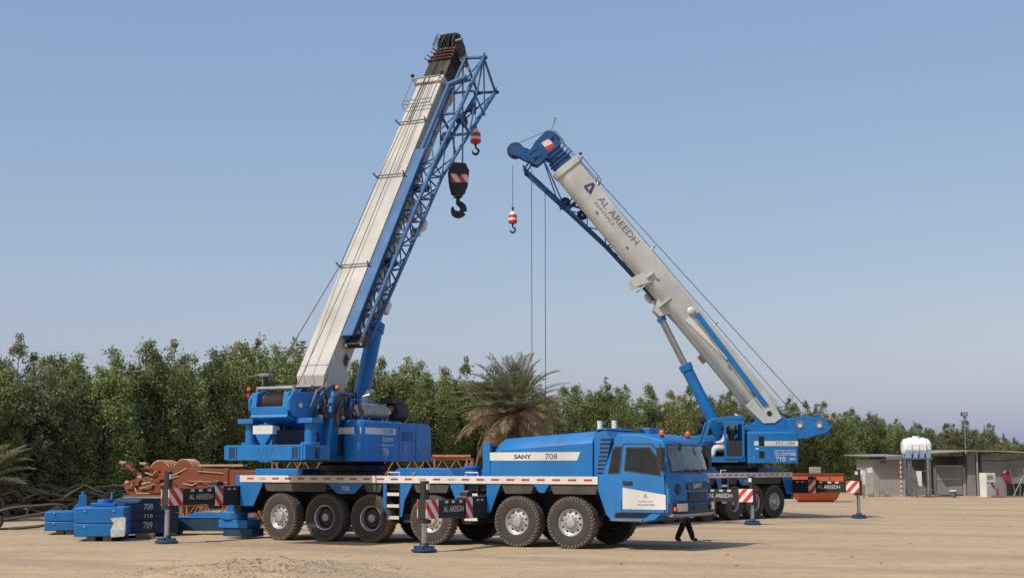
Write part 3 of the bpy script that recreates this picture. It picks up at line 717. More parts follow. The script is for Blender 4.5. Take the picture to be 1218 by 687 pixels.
    for k in range(5): cb_.tube([(14.5+.12*k,.34,.5),(14.55+.14*k,.42,.66),(14.75+.12*k,.36,.62)], .014, 5)
    cb_.tube([(13.9,.46,.3),(14.3,.5,-.2),(14.6,.36,-.6)], .02, 6); cb_.build('hydraulic_hoses', None, hdo, X=B)
    an = MB().use('steel')
    if first: an.tube([(14.9,-.3,.45),(14.9,-.62,.5)], .05).tube([(14.6,-.3,.0),(13.9,-.95,-.1)], .05)
    else: an.tube([(15.3,.2,.55),(15.6,.22,1.0)], .02).tube([(15.5,.05,.9),(15.5,.4,.9)], .02).ball((15.62,.22,1.02), .05)
    an.build('wind_sensor', None, hdo, X=B)
    if not first:
        nx = MB().use('blue_dark')
        for s in (-1, 1): nx.prism([(14.72,-.95),(14.95,-1.15),(15.35,-1.32),(15.62,-1.5),(15.9,-1.3),(15.75,-.98),(15.25,-.7)], s*.10, s*.14)
        nx.build('auxiliary_nose', None, boom, X=B, bevel=.01)
        MB().use('navy').lathe([(.03,-.05),(.28,-.05),(.37,-.04),(.31,0),(.37,.04),(.28,.05),(.03,.05)], (15.6,0,-1.2), 'y', 28).build('nose_sheave', None, boom, X=B)
        MB().use('rope').tube([(15.4,-.1,.6),(15.85,0,-1.1)], .012, 5).build('nose_stay', None, boom, X=B)
    # guide bars on the back of the boom
    for t in ((4.35, 8.2, 10.7) if first else (4.35, 8.55, 12.2)):
        q = MB().use('steel').tube([(t,-.56,.80),(t,-.53,.62),(t,-.5,.66),(t,.5,.66),(t,.53,.62),(t,.56,.80)], .03, 6)
        q.tube([(t,-.5,.56),(t,-.5,.68)],.04,6).tube([(t,.5,.56),(t,.5,.68)],.04,6); q.build('rope_guide', None, boom, X=B)
    rl = MB().use('steel')
    for s in (-1, 1): rl.tube([(LB-1.4,s*.54,.6),(LB-1.4,s*.54,.8),(LB-.1,s*.54,.8),(LB-.1,s*.54,.6)], .022, 6)
    rl.tube([(LB-1.4,-.54,.8),(LB-1.4,.54,.8)], .022, 6).tube([(LB-.1,-.54,.8),(LB-.1,.54,.8)], .03, 6); rl.use('black').ball((LB+.05,.58,.82),.07).ball((LB+.05,-.58,.82),.07)
    rl.use('steel').tube([(LB-1.2,-.54,.8),(LB-1.2,.54,.8)],.02,6)
    rl.build('guard_rail', None, boom, X=B)
    # cylinder attachment ears, jib brackets
    er = MB().use(bc_)
    for s in (-1, 1):
        er.prism([(5.9,-.5),(6.1,-.95),(6.45,-1.0),(6.75,-.5)], s*.22, s*.28)
        er.prism([(7.45,-.3),(7.75,-1.05),(8.15,-.95),(8.0,-.3)], s*(HW+.01), s*(HW+.045))
    er.box(7.5,7.56,-.5,.5,-.95,-.5).box(6.4,6.46,.3,.54,-.75,-.1).box(7.7,7.76,.45,.62,-.4,0)
    er.build('boom_bracket', None, boom, X=B, bevel=.01)
    gs = MB().use('blue').prism([(5.2,.42),(5.2,.2),(.4,-.02),(.3,.2)], HW+.03, HW+.07); gs.use('white').ball((5.45,HW+.07,.2),.17,14,(1,.5,1))
    gs.prism([(5.3,.0),(5.3,-.25),(2.9,.02),(2.9,.12)], HW+.03, HW+.05)
    gs.use('steel').tube([(5.1,HW+.09,.12),(.35,HW+.09,-.12)], .012, 5); gs.build('jib_pull_bar', None, boom, X=B)
    if not first:
        text('AL AREEDH', 2.55, .28, 'lettering', 'lettering_grey', boom, (10.4,HW+.003,.26), (-1,0,0), (0,0,1), B, .003)
        text('RENTALS', 1.25, .12, 'lettering', 'lettering_grey', boom, (11.0,HW+.003,-.03), (-1,0,0), (0,0,1), B, .003)
        lg = MB().use('lettering_dark').prism([(12.50,.06),(12.39,.06),(12.3,.36),(12.17,.06),(12.02,.06),(12.23,.46),(12.37,.46)], HW+.003, HW+.007).box(12.2,12.45,HW+.003,.582,.02,.09)
        lg.build('logo', None, boom, X=B)
        sm = MB().use('steel').box(2.6,2.66,HW+.003,.582,-.1,0)
        for t, u in ((7.3,-.1),(9.2,-.25),(11.2,-.3)): sm.box(t,t+.12,HW+.002,HW+.02,u,u+.1)
        sm.use('grey_boom').cyl((2.0,HW+.003,.1),(2.0,HW+.01,.1),.02,8); sm.build('boom_fittings', None, boom, X=B)
    # lift cylinder
    cyl_base = Vector((-.15, 0, 2.9)); Bl = S.inverted() @ B
    att = Bl @ Vector((6.3, 0, -.85)); dv = (att - cyl_base).normalized(); mid = cyl_base + dv*3.98
    lc = MB().use('blue').cyl(cyl_base, mid, .245, 24).cyl(mid-dv*.25, mid+dv*.02, .285, 24).cyl(cyl_base+Vector((0,-.4,0)), cyl_base+Vector((0,.4,0)), .18, 14)
    lco = lc.build('lift_cylinder', None, root, X=S)
    MB().use('chrome').cyl(mid, att, .145, 20).build('cylinder_rod', None, lco, X=S)
    MB().use('blue').cyl(att-dv*.45, att-dv*.28, .2, 18).build('rod_collar', None, lco, X=S)
    # hoist ropes along the boom
    rp = MB().use('rope')
    Bi = Bl.inverted(); w1 = Bi @ Vector((-3.95, 0, 4.19)); w2 = Bi @ Vector((-3.12, 0, 4.19))
    if first:
        rp.tube([(w1.x,.45,w1.z),(4.35,.45,.68),(8.2,.36,.68),(10.7,.25,.68),(15.1,.06,.62)], .013, 5)
        rp.tube([(w2.x,.0,w2.z),(4.35,.0,.68),(10.7,.0,.68),(15.1,-.06,.62)], .012, 5)
        rp.tube([(8.2,-.2,.62),(10.7,-.2,.62),(15.1,-.15,.62)], .012, 5)
        for y in (.2,.1): rp.tube([(10.7,y,.62),(15.1,y*.8,.62)], .012, 5)
    else:
        rp.tube([(w1.x,.1,w1.z),(15.2,.1,.62)], .016, 5); rp.tube([(w2.x,.3,w2.z),(6.5,.25,.66),(15.1,-.06,.62)], .014, 5)
    rp.build('hoist_rope', None, boom, X=B)
    # ---------------------------------------------------------------- folded lattice jib on the right of the boom
    def J(t):
        k = (t-1.8)/9.6; k = max(0, min(1, k)); k2 = 1
        if t < 9: q = (t-1.8)/7.2; ya, yb, ua, ub = -.68, -1.0-.2*q, .18+.04*q, -.20-(.24 if first else .42)*q
        else: q = (t-9)/4.85; ya, yb, ua, ub = -.68, -1.2-.3*q, .22-.1*q, (-.44-.76*q) if first else (-.62-.6*q)
        return [(t+DJ*k2,ya,ua),(t+DJ*k2,yb,ua),(t+DJ*k2,yb,ub),(t+DJ*k2,ya,ub)]
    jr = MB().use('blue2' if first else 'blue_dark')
    jm = 'blue2' if first else 'blue_dark'  # darker blue puts the boom's shade into the far jib's colour
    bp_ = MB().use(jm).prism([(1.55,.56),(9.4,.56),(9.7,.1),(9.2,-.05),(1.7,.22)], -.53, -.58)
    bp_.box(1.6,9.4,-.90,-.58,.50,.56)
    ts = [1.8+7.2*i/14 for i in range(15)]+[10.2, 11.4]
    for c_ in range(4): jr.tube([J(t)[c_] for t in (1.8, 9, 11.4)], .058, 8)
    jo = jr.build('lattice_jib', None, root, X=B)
    bp_.build('jib_base_plate', None, jo, X=B, bevel=.006)
    lz = MB().use(jm)
    for i in range(16):
        A, Bq = J(ts[i]), J(ts[i+1])
        for c_ in range(4):
            d_ = (c_+1) % 4
            if i % 2: lz.tube([A[c_], Bq[d_]], .027, 6)
            else: lz.tube([A[d_], Bq[c_]], .027, 6)
            if i % 2 == 0: lz.tube([A[c_], A[d_]], .027, 6)
    lz.build('jib_lacing', None, jo, X=B)
    E_ = J(11.4); yk = MB().use(jm)
    tipA = [(14.3,-.75,.12),(14.2,-1.5,.12)]; tipB = [(13.95,-.75,-1.22),(13.85,-1.5,-1.2)]
    tipA = [(a+DJ,b,c-.25*DJ) for a, b, c in tipA]; tipB = [(a+DJ,b,c-.05*DJ) for a, b, c in tipB]
    yk.tube([E_[0], tipA[0]], .06, 8).tube([E_[1], tipA[1]], .07, 8).tube([E_[3], tipB[0]], .06, 8).tube([E_[2], tipB[1]], .07, 8)
    yk.tube([tipA[0], tipA[1]], .06, 8).tube([tipB[0], tipB[1]], .05, 8).tube([tipA[1], tipB[1]], .045, 8).tube([tipA[0], tipB[0]], .045, 8)
    yk.tube([E_[0], E_[1]], .05, 8).tube([E_[1], E_[2]], .05, 8).tube([E_[2], E_[3]], .05, 8).tube([E_[3], E_[0]], .05, 8)
    yk.tube([tipA[1], E_[2]], .035, 6).tube([(12.6,-1.52,.02), (12.5,-1.52,-1.05)], .035, 6).tube([(12.6,-.75,.02), (12.6,-1.5,.02)], .04, 6)
    yk.tube([(12.6,-.75,.0), tipA[1]], .03, 6).tube([(12.5,-1.52,-1.05), tipA[1]], .03, 6).tube([(12.5,-.75,-1.1), tipB[1]], .03, 6)
    yk.tube([(9.2,-.72,.5),(10.6,-.72,.45),(12.6,-.72,.4),(12.8,-1.5,.38)], .07, 8).tube([(12.6,-.6,.4),(12.8,-1.4,.5)], .09, 8)
    yk.use('navy')
    for p_ in tipA+tipB: yk.cyl((p_[0]-.02,p_[1]-.12,p_[2]), (p_[0]-.02,p_[1]+.12,p_[2]), .07, 10); yk.tube([p_, (p_[0]+.16,p_[1],p_[2]+.05)], .04, 6)
    yk.lathe([(.04,-.04),(.2,-.04),(.24,0),(.2,.04),(.04,.04)], (11.7,-1.2,-.5), 'y', 20).lathe([(.04,-.04),(.2,-.04),(.24,0),(.2,.04),(.04,.04)], (12.6,-1.15,-.75), 'y', 20)
    yk.box(11.6,11.85,-1.2,-.95,-.5,-.25).tube([(11.8,-1,-.3),(12.9,-1.1,-1.0)], .05, 6)
    yk.box(10.4,10.7,-1.1,-.9,-.25,.0)
    yk.build('jib_yoke', None, jo, X=B)
    jb = MB().use('black').prism([(1.5,.28),(1.5,.12),(1.75,-.12),(1.9,-.12),(1.9,.2)], -1.12, -.52).box(1.44,1.5,-1.2,-.55,.12,.32).use('steel').ball((1.42,-.62,.26),.06).ball((1.42,-1.15,.3),.05)
    jb.use('black').box(1.95,2.8,-.98,-.86,-.1,.1).box(4.8,5.05,-1.0,-.52,-.1,.1).box(8.1,8.3,-1.1,-.52,-.2,.0); jb.use('white').box(3.3,3.7,-1.0,-.85,-.62,-.3).box(6.5,6.75,-1.1,-.8,-.6,-.42).ball((7.0,-1.05,-.62),.2,12,(1.3,.6,.7))
    jb.build('jib_holder', None, jo, X=B, bevel=.01)
    return root, S, B

crane1, S1, B1 = make_crane('near blue crane numbered 708, its cream boom leaning right with a lattice jib folded alongside', (2.25, 40.02, 0), -28, 64, 56.5, '708', True, -1)
crane2, S2, B2 = make_crane('far blue crane numbered 710, its grey-white boom lettered AL AREEDH leaning left', (3.83, 55.14, 0), 229.58, 182, 51, '710', False, 1)
def W1(x, y, z): return Matrix.Translation((2.25,40.02,0)) @ Matrix.Rotation(R(-28),4,'Z') @ S1 @ Vector((x,y,z))
def W2(x, y, z): return Matrix.Translation((3.83,55.14,0)) @ Matrix.Rotation(R(229.58),4,'Z') @ S2 @ Vector((x,y,z))

# ------------------------------------------------------------------ hooks
def hook_curve(mb, z, r, th, rz=0):
    pts = [(0,0,z+.02),(0,0,z-.12)]
    for k in range(0, 13):
        a = R(90 - 8 - k*23.5); pts.append((r*math.cos(a)*1.0, 0, z-.12-r + r*math.sin(a)))
    rad = [th*.7,th*.8]+[th*(1.0+.35*math.sin(math.pi*k/12))*(1 if k < 10 else .75-.2*(k-10)) for k in range(13)]
    mb.tube(pts, rad, 10)
def big_hook(loc, rz, label, ropes, h=0, striped=True):
    root = tag(empty('hook_block', loc, rz), label, 'crane hook', 'crane hook blocks')
    b = MB().use('black')
    out = [(-.33,.80),(-.22,1.12),(.22,1.12),(.36,.86),(.30,.3),(.19,.0),(-.19,.0),(-.28,.3)]
    for y in (-.17,-.02,.13): b.prism(out, y, y+.04)
    b.cyl((0,-.2,.75),(0,.2,.75),.09,16).box(-.12,.12,-.16,.16,-.1,.06)
    b.build('cheek_plates', None, root, bevel=.01)
    for y in (-.08, .07): MB().use('black').lathe([(.04,-.03),(.24,-.03),(.28,0),(.24,.03),(.04,.03)], (0,y,.75), 'y', 24).build('sheave', None, root)
    MB().use('stripeX').prism([(-.325,.70),(.34,.72),(.315,.44),(-.295,.40)], -.178, -.171).prism([(-.325,.70),(.34,.72),(.315,.44),(-.295,.40)], .171, .178).build('hazard_band', None, root)
    k = MB().use('black').cyl((0,0,-.28),(0,0,-.05),.07,12); hook_curve(k, -.18, .20, .10); k.build('hook', None, root)
    r = MB().use('rope')
    for x, y, zt in ropes: r.cyl((x,y,.8),(x,y,zt),.014,5)
    r.build('hoist_rope', None, root)
    return root
def small_hook(loc, rz, label, top):
    root = tag(empty('hook_ball', loc, rz), label, 'crane hook', 'small single line hooks')
    MB().use('white').lathe([(.0005,.55),(.07,.54),(.15,.42),(.17,.38)], (0,0,0), 'z', 18).use('red').lathe([(.17,.38),(.185,.24)], (0,0,0), 'z', 18).use('white').lathe([(.185,.24),(.19,.14)], (0,0,0), 'z', 18).use('red').lathe([(.19,.14),(.19,.04),(.14,.0),(.0005,0)], (0,0,0), 'z', 18).build('weight', None, root)
    k = MB().use('black').cyl((0,0,.5),(0,0,.72),.05,10).cyl((0,0,-.1),(0,0,.02),.045,10); hook_curve(k, -.05, .11, .035); k.build('hook', None, root)
    MB().use('rope').cyl((0,0,.7),(0,0,top),.013,5).build('hoist_rope', None, root)
    return root
p = W1(6.07,-.3,11.55); big_hook(p, R(20), 'large black hook block with red and white band hanging high under the cream boom', [(-.2,-.08,5.3),(-.12,.07,5.3),(.12,-.08,5.3),(.2,.07,5.3)])
p = W1(7.0,-.5,13.55); small_hook(p, 0, 'small red and white hook hanging beside the blue lattice jib', 2.3)
p = W2(8.99,0,12.55); small_hook(p, 0, 'small red and white hook hanging on a single line left of the grey-white boom', 2.55)
p = W2(7.88,0,1.55); big_hook(p, R(0), 'large hook block on two pairs of long ropes, low behind the near crane', [(-.29,-.05,13.4),(-.29,.05,13.4),(.29,-.05,12.6),(.29,.05,12.6)])

# ------------------------------------------------------------------ people
def person(loc, rz, joints, edges, radii, zones, label, group=None, hair=(0,0,1.68), headr=.11):
    """one skinned body; zones(face centre) -> material index"""
    me = bpy.data.meshes.new('person'); me.from_pydata(joints, edges, []); me.update()
    o = bpy.data.objects.new('person', me); COL.objects.link(o)
    o.modifiers.new('skin', 'SKIN'); sv = me.skin_vertices[0].data
    for i, r in enumerate(radii): sv[i].radius = (r, r) if not isinstance(r, tuple) else r
    sv[0].use_root = True
    o.modifiers['skin'].use_smooth_shade = True
    s = o.modifiers.new('sub', 'SUBSURF'); s.levels = 2; s.render_levels = 2
    bpy.context.view_layer.update()
    nm = bpy.data.meshes.new_from_object(o.evaluated_get(bpy.context.evaluated_depsgraph_get()))
    o.modifiers.clear(); o.data = nm
    nm.materials.clear()
    for k in zones['mats']: nm.materials.append(M[k])
    for f in nm.polygons: f.material_index = zones['f'](f.center); f.use_smooth = True
    o.location = loc; o.rotation_euler = (0, 0, rz)
    tag(o, label, 'person', group)
    h = MB().use('hair').ball((hair[0]-.015, hair[1], hair[2]+.03), headr*1.04, 14, (1.05,.86,.92)); h.build('hair', None, o)
    fc = MB().use('darkhole').ball((hair[0]+headr*.9, .035, hair[2]-.01), .012).ball((hair[0]+headr*.9, -.035, hair[2]-.01), .012)
    fc.use('skin').ball((hair[0]+headr*1.0, 0, hair[2]-.04), .02, 8, (1,.7,1.3)).ball((hair[0], .09, hair[2]-.03), .025, 8, (.7,.4,1.2)).ball((hair[0], -.09, hair[2]-.03), .025, 8, (.7,.4,1.2))
    fc.use('cloth_red').ball((hair[0]+headr*.86, 0, hair[2]-.085), .02, 8, (.5,1.4,.35)); fc.build('face', None, o)
    return o
def add_hand(J_, E_, Rr, wrist, d, side):
    w = Vector(J_[wrist]); d = Vector(d).normalized(); sd = Vector(side).normalized()
    J_.append(tuple(w+d*.06)); E_.append((wrist, len(J_)-1)); Rr.append((.034,.02)); p = len(J_)-1
    for k in range(4):
        a = w + d*.09 + sd*(k-1.5)*.022; n = len(J_); L = (.065,.075,.07,.055)[k]
        J_.append(tuple(a)); J_.append(tuple(a + d*L*.6)); J_.append(tuple(a + d*L + Vector((.012,0,-.012))))
        E_ += [(p, n), (n, n+1), (n+1, n+2)]; Rr += [.010, .009, .008]
    n = len(J_); J_.append(tuple(w + d*.04 - sd*.04)); J_.append(tuple(w + d*.08 - sd*.06)); E_ += [(p, n), (n, n+1)]; Rr += [.011, .009]
# walking, seen only as legs below the near cab
Jp = [(0,0,.95),(0,0,1.12),(0,0,1.38),(0,0,1.50),(.01,0,1.58),(.02,0,1.72),
      (0,.09,.88),(.14,.09,.49),(.27,.09,.11),(.25,.09,.05),(.42,.09,.045),
      (0,-.09,.88),(0,-.09,.48),(-.17,-.09,.11),(-.20,-.09,.05),(-.05,-.10,.04),
      (0,.19,1.40),(-.08,.24,1.12),(.04,.26,.88),(0,-.19,1.40),(.10,-.24,1.12),(.26,-.24,.92)]
Ep = [(0,1),(1,2),(2,3),(3,4),(4,5),(0,6),(6,7),(7,8),(8,9),(9,10),(0,11),(11,12),(12,13),(13,14),(14,15),(2,16),(16,17),(17,18),(2,19),(19,20),(20,21)]
Rp = [.15,.14,.16,.07,.06,.10,.12,.10,.085,.06,.045,.12,.10,.085,.06,.045,.075,.05,.035,.075,.05,.035]
add_hand(Jp, Ep, Rp, 18, (.2,0,-1), (1,0,0)); add_hand(Jp, Ep, Rp, 21, (.5,0,-1), (1,0,0))
person((5.02,42.45,0), R(-8), Jp, Ep, Rp, {'mats': ['cloth_dark','cloth_grey','skin','black'],
       'f': lambda c: 3 if c.z < .07 else 0 if c.z < .98 and abs(c.y) < .2 else 2 if c.z > 1.5 or (c.z < 1.0 and abs(c.y) > .2) else 1},
       'person in black trousers walking behind the near cab, legs showing under its bumper', hair=(.02,0,1.72))
# the operator, seated, white clothes, facing the front of the open cab
Jo = [(0,0,.52),(-.02,0,.72),(0,0,.98),(.01,0,1.10),(.02,0,1.16),(.04,0,1.28),
      (.05,.11,.50),(.48,.13,.52),(.62,.14,.12),(.62,.14,.06),(.76,.14,.05),
      (.05,-.11,.50),(.46,-.13,.52),(.56,-.14,.12),(.56,-.14,.06),(.70,-.14,.05),
      (0,.19,.98),(.14,.24,.76),(.40,.20,.72),(0,-.19,.98),(.14,-.24,.76),(.40,-.20,.74)]
Ro = [.19,.19,.2,.07,.06,.10,.17,.16,.12,.06,.05,.17,.16,.12,.06,.05,.10,.08,.045,.10,.08,.045]
Eo = list(Ep)
add_hand(Jo, Eo, Ro, 18, (1,0,-.2), (0,1,0)); add_hand(Jo, Eo, Ro, 21, (1,0,-.2), (0,1,0))
op = W2(.12, 1.03, 2.42)
person(op, R(182), Jo, Eo, Ro, {'mats': ['cloth_white','cloth_white','skin','black'],
       'f': lambda c: 3 if c.z < .09 else 2 if c.z > 1.1 or (c.x > .42 and c.z > .66) else 0},
       'crane operator in loose white clothes sitting in the open cab of the far crane', hair=(.04,0,1.28))

# ------------------------------------------------------------------ ground
def ground_mat():
    m, nt, b = mat_new('sand_and_gravel')
    o1, _ = noise_mix(nt, (.46,.345,.212), (.385,.29,.18), .22, 6, .35, .68, stretch=(.45,1.5,1))
    o2, _ = noise_mix(nt, o1, (.50,.385,.24), .9, 8, .45, .75, stretch=(.35,1.2,1))
    o3, _ = noise_mix(nt, o2, (.225,.185,.145), 2.6, 10, .56, .82)
    o4, _ = noise_mix(nt, o3, (.20,.165,.13), 34, 3, .60, .80)
    # compacted tyre tracks crossing the yard, darker grey patches of old spills
    sp = nt.nodes.new('ShaderNodeTexNoise'); sp.inputs['Scale'].default_value = .16; sp.inputs['Detail'].default_value = 2
    tcx = nt.nodes.new('ShaderNodeTexCoord'); wv = nt.nodes.new('ShaderNodeTexWave'); wv.bands_direction = 'DIAGONAL'; wv.inputs['Scale'].default_value = .09
    mpx = nt.nodes.new('ShaderNodeMapping'); mpx.inputs['Rotation'].default_value = (0, 0, R(28)); mpx.inputs['Scale'].default_value = (.35, 1.6, 0); nt.links.new(tcx.outputs['Object'], mpx.inputs[0])
    nt.links.new(mpx.outputs[0], wv.inputs['Vector']); wv.inputs['Distortion'].default_value = 7; wv.inputs['Detail'].default_value = 3; wv.inputs['Detail Scale'].default_value = .5
    m1 = nt.nodes.new('ShaderNodeMapRange'); m1.inputs[1].default_value = .80; m1.inputs[2].default_value = .98; m1.inputs[4].default_value = .38; nt.links.new(wv.outputs['Fac'], m1.inputs[0])
    mx1 = nt.nodes.new('ShaderNodeMix'); mx1.data_type = 'RGBA'; nt.links.new(m1.outputs[0], mx1.inputs[0]); nt.links.new(o4, mx1.inputs[6]); mx1.inputs[7].default_value = (.27, .22, .165, 1)
    o5, _ = noise_mix(nt, mx1.outputs[2], (.22, .185, .15), .55, 6, .64, .86, stretch=(.5, 1.3, 1))
    nt.links.new(o5, b.inputs['Base Color']); b.inputs['Roughness'].default_value = .95; b.inputs['Specular IOR Level'].default_value = .15
    tc = nt.nodes.new('ShaderNodeTexCoord'); prev = None
    for sc, st, di in ((1.2,.6,.12),(9,.7,.035),(45,.6,.012)):
        n = nt.nodes.new('ShaderNodeTexNoise'); n.inputs['Scale'].default_value = sc; n.inputs['Detail'].default_value = 6
        nt.links.new(tc.outputs['Object'], n.inputs['Vector'])
        bu = nt.nodes.new('ShaderNodeBump'); bu.inputs['Strength'].default_value = st; bu.inputs['Distance'].default_value = di
        nt.links.new(n.outputs['Fac'], bu.inputs['Height'])
        if prev: nt.links.new(prev.outputs[0], bu.inputs['Normal'])
        prev = bu
    nt.links.new(prev.outputs[0], b.inputs['Normal'])
    return m
from mathutils import noise as NZ
def gh(x, y):
    """gentle relief; flat where the cranes stand, a low gravel heap in the foreground"""
    z = .035*NZ.noise(Vector((x*.3, y*.5, 0))) + .02*NZ.noise(Vector((x*1.3, y*1.9, 3)))
    far = min(1, max(0, (35.5-y)/3)); z = z*(.35+.65*far) - .012
    d = ((x+5.2)/1.9)**2 + ((y-29.3)/2.6)**2; d2 = ((x+3.6)/1.6)**2 + ((y-31)/1.6)**2
    lump = NZ.noise(Vector((x*2.2, y*2.0, 5)))*.5 + NZ.noise(Vector((x*6, y*6, 9)))*.22
    z += -.03*math.exp(-((y-(33.6+.05*x+.5*math.sin(x*.23)))/.22)**2)*far - .03*math.exp(-((y-(31.4+.05*x+.5*math.sin(x*.23)))/.22)**2)*far
    z += .27*math.exp(-d*1.2)*(1+.8*lump) + .07*math.exp(-d2)*(1+lump)
    return z
def axis_pts(a, b, st, far):
    v = [a+(b-a)*i/int((b-a)/st) for i in range(int((b-a)/st)+1)]
    lo, hi, k = a, b, st
    L = []; H = []
    while hi < far: k *= 1.35; hi += k; H.append(hi)
    k = st
    while lo > -far: k *= 1.35; lo -= k; L.append(lo)
    return L[::-1] + v + H
xs = axis_pts(-18, 20, .16, 1500); ys_ = axis_pts(22, 46, .14, 1500)
vv = [(x, y, gh(x, y) if 14 < y < 60 and abs(x) < 40 else -.012) for y in ys_ for x in xs]
nx = len(xs); ff = [(j*nx+i, j*nx+i+1, (j+1)*nx+i+1, (j+1)*nx+i) for j in range(len(ys_)-1) for i in range(nx-1)]
gm = bpy.data.meshes.new('ground'); gm.from_pydata(vv, [], ff); gm.materials.append(ground_mat())
gm.polygons.foreach_set('use_smooth', [True]*len(ff))
go = bpy.data.objects.new('ground', gm); COL.objects.link(go); go['kind'] = 'structure'
# gravel: small stones scattered over the yard, thick on the heap
def stones(name, pts, kind_label):
    V = []; Fc = []
    base = [(1,0,0),(-1,0,0),(0,1,0),(0,-1,0),(0,0,1),(0,0,-1)]
    tri = [(0,2,4),(2,1,4),(1,3,4),(3,0,4),(2,0,5),(1,2,5),(3,1,5),(0,3,5)]
    for x, y, r in pts:
        n = len(V); a = random.random()*6.28; c, s = math.cos(a), math.sin(a); q = [random.uniform(.6, 1.3) for _ in range(6)]
        z = gh(x, y) + r*.15
        for k, p in enumerate(base):
            px, py, pz = p[0]*r*q[k], p[1]*r*q[k]*.8, p[2]*r*.6*q[k]
            V.append((x+px*c-py*s, y+px*s+py*c, z+pz))
        Fc += [tuple(n+i for i in t) for t in tri]
    me = bpy.data.meshes.new(name); me.from_pydata(V, [], Fc); me.materials.append(M['stone'])
    o = bpy.data.objects.new(name, me); COL.objects.link(o); return tag(o, kind_label, None, None, 'stuff')
P = []
for _ in range(2600): P.append((random.gauss(-5.0, 1.3), random.gauss(29.4, 1.7), random.uniform(.008, .03)))
for _ in range(2200):
    y = random.uniform(26, 58); P.append((random.uniform(-.4, .42)*y, y, random.uniform(.008, .022)))
for _ in range(60):
    y = random.uniform(27, 70); P.append((random.uniform(-.4, .42)*y, y, random.uniform(.03, .07)))
go2 = stones('gravel', P, 'loose gravel scattered on the sandy yard and heaped in the foreground'); go2['category'] = 'gravel'

# ------------------------------------------------------------------ counterweights lying on the left
def slab(mb, w, d, z0, h, mat='blue', navy=False):
    mb.use(mat).box(-w/2, w/2, -d/2, d/2, z0, z0+h)
def weight(label, loc, rz, w, d, levels, post=None, nos=(), boss=None):
    r = tag(empty('counterweight', loc, rz), label, 'counterweight', 'counterweights lying left of the near crane')
    z = .12
    MB().use('wood').box(-w/2+.35, -w/2+.6, -d/2+.1, d/2-.1, 0, .12).box(w/2-.6, w/2-.35, -d/2+.1, d/2-.1, 0, .12).build('timber_skid', None, r)
    for i, h in enumerate(levels):
        b = MB().use('blue').box(-w/2, w/2, -d/2, d/2, z, z+h-.012)
        for s in (-1, 1): b.use('steel').cyl((s*(w/2-.3), -d/2-.03, z+h*.75), (s*(w/2-.3), -d/2+.02, z+h*.75), .035, 10)
        b.build('slab', None, r, bevel=.04)
        z += h
    if post:
        MB().use('blue').box(post-.11, post+.11, -.15, .15, z, z+.5).cyl((post, 0, z+.45), (post, 0, z+.62), .05).prism([(post-.11,z),(post-.35,z),(post-.11,z+.3)], -.03, .03).build('locking_post', None, r, bevel=.01)
    if boss:
        MB().use('blue').box(-.35, .35, -.3, .3, z, z+.1).cyl((0, 0, z+.1), (0, 0, z+.2), .2, 20).cyl((.2, .1, z+.1), (.2, .1, z+.42), .04, 10).build('lifting_boss', None, r, bevel=.01)
    return r, z
cw1, z1 = weight('small blue counterweight at the far left end with an upright post on its right', (-14.55, 47.3, 0), R(12), 1.25, 1.6, [.3, .32], post=.48)
cw2, z2 = weight('pair of thick blue counterweight slabs with torn clear plastic wrap on the front corner', (-12.3, 43.6, 0), R(8), 1.42, 2.0, [.38, .48], boss=True)
MB().use('plastic').loft([[(.36,-1.03,.1),(.74,-1.03,.13),(.75,-.8,.2)],[(.34,-1.05,.3),(.76,-1.06,.35),(.76,-.7,.3)],[(.42,-1.04,.5),(.755,-1.05,.55),(.755,-.75,.5)],[(.33,-1.05,.66),(.76,-1.06,.69),(.76,-.82,.66)]]).build('plastic_wrap', None, cw2, smooth=0)
# numbered blue slabs; the shade on them is painted in as navy
st = tag(empty('counterweight', (-11.75, 45.6, 0), R(52)), 'stack of shade-darkened blue numbered counterweight slabs right of the plastic-wrapped pair', 'counterweight', 'counterweights lying left of the near crane')
z = .1
MB().use('wood').box(-1.3, -1.0, -.8, .5, 0, .1).box(.5, .8, -.8, .5, 0, .1).build('timber_skid', None, st)
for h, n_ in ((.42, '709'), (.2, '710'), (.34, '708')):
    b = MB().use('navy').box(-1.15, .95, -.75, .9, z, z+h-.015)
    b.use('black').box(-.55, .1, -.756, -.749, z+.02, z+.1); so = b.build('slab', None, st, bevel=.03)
    text(n_, .34, min(.2, h*.55), 'lettering', 'lettering_white', so, (-.25, -.757, z+h*.62), (1,0,0), (0,0,1), ext=.003); z += h
MB().use('navy').prism([(-.65,z),(-.5,z+.12),(.2,z+.12),(.35,z)], -.75, .5).build('locking_block', None, st, bevel=.01)
bs_ = tag(empty('steel_beam', (-10.3, 46.9, 0), R(-6)), 'long flat blue steel beam lying on the ground behind the rear outrigger leg', 'steel beam')
MB().use('navy').box(-.9, 2.0, -.35, .35, .12, .52).use('blue').box(-.9, 2.0, -.37, .37, .52, .56).prism([(-.2,.56),(.1,.7),(.7,.7),(1.0,.56)], -.2, .2).box(1.15,1.35,-.2,.2,.56,1.0).build('beam_body', None, bs_, bevel=.01)
MB().use('wood').box(-.7,-.5,-.4,.4,0,.12).box(1.6,1.8,-.4,.4,0,.12).build('timber_skid', None, bs_)
bs2 = tag(empty('steel_spreader', (-8.55, 44.6, 0), R(-28)), 'stepped blue steel block on the ground under the tail of the near crane', 'steel block')
MB().use('blue').cyl((0,0,.55),(0,0,.78),.42,24).box(-.35,.75,-.35,.35,.3,.55).use('navy').box(-.2,.9,-.3,.3,.05,.3).build('block_body', None, bs2, bevel=.02)
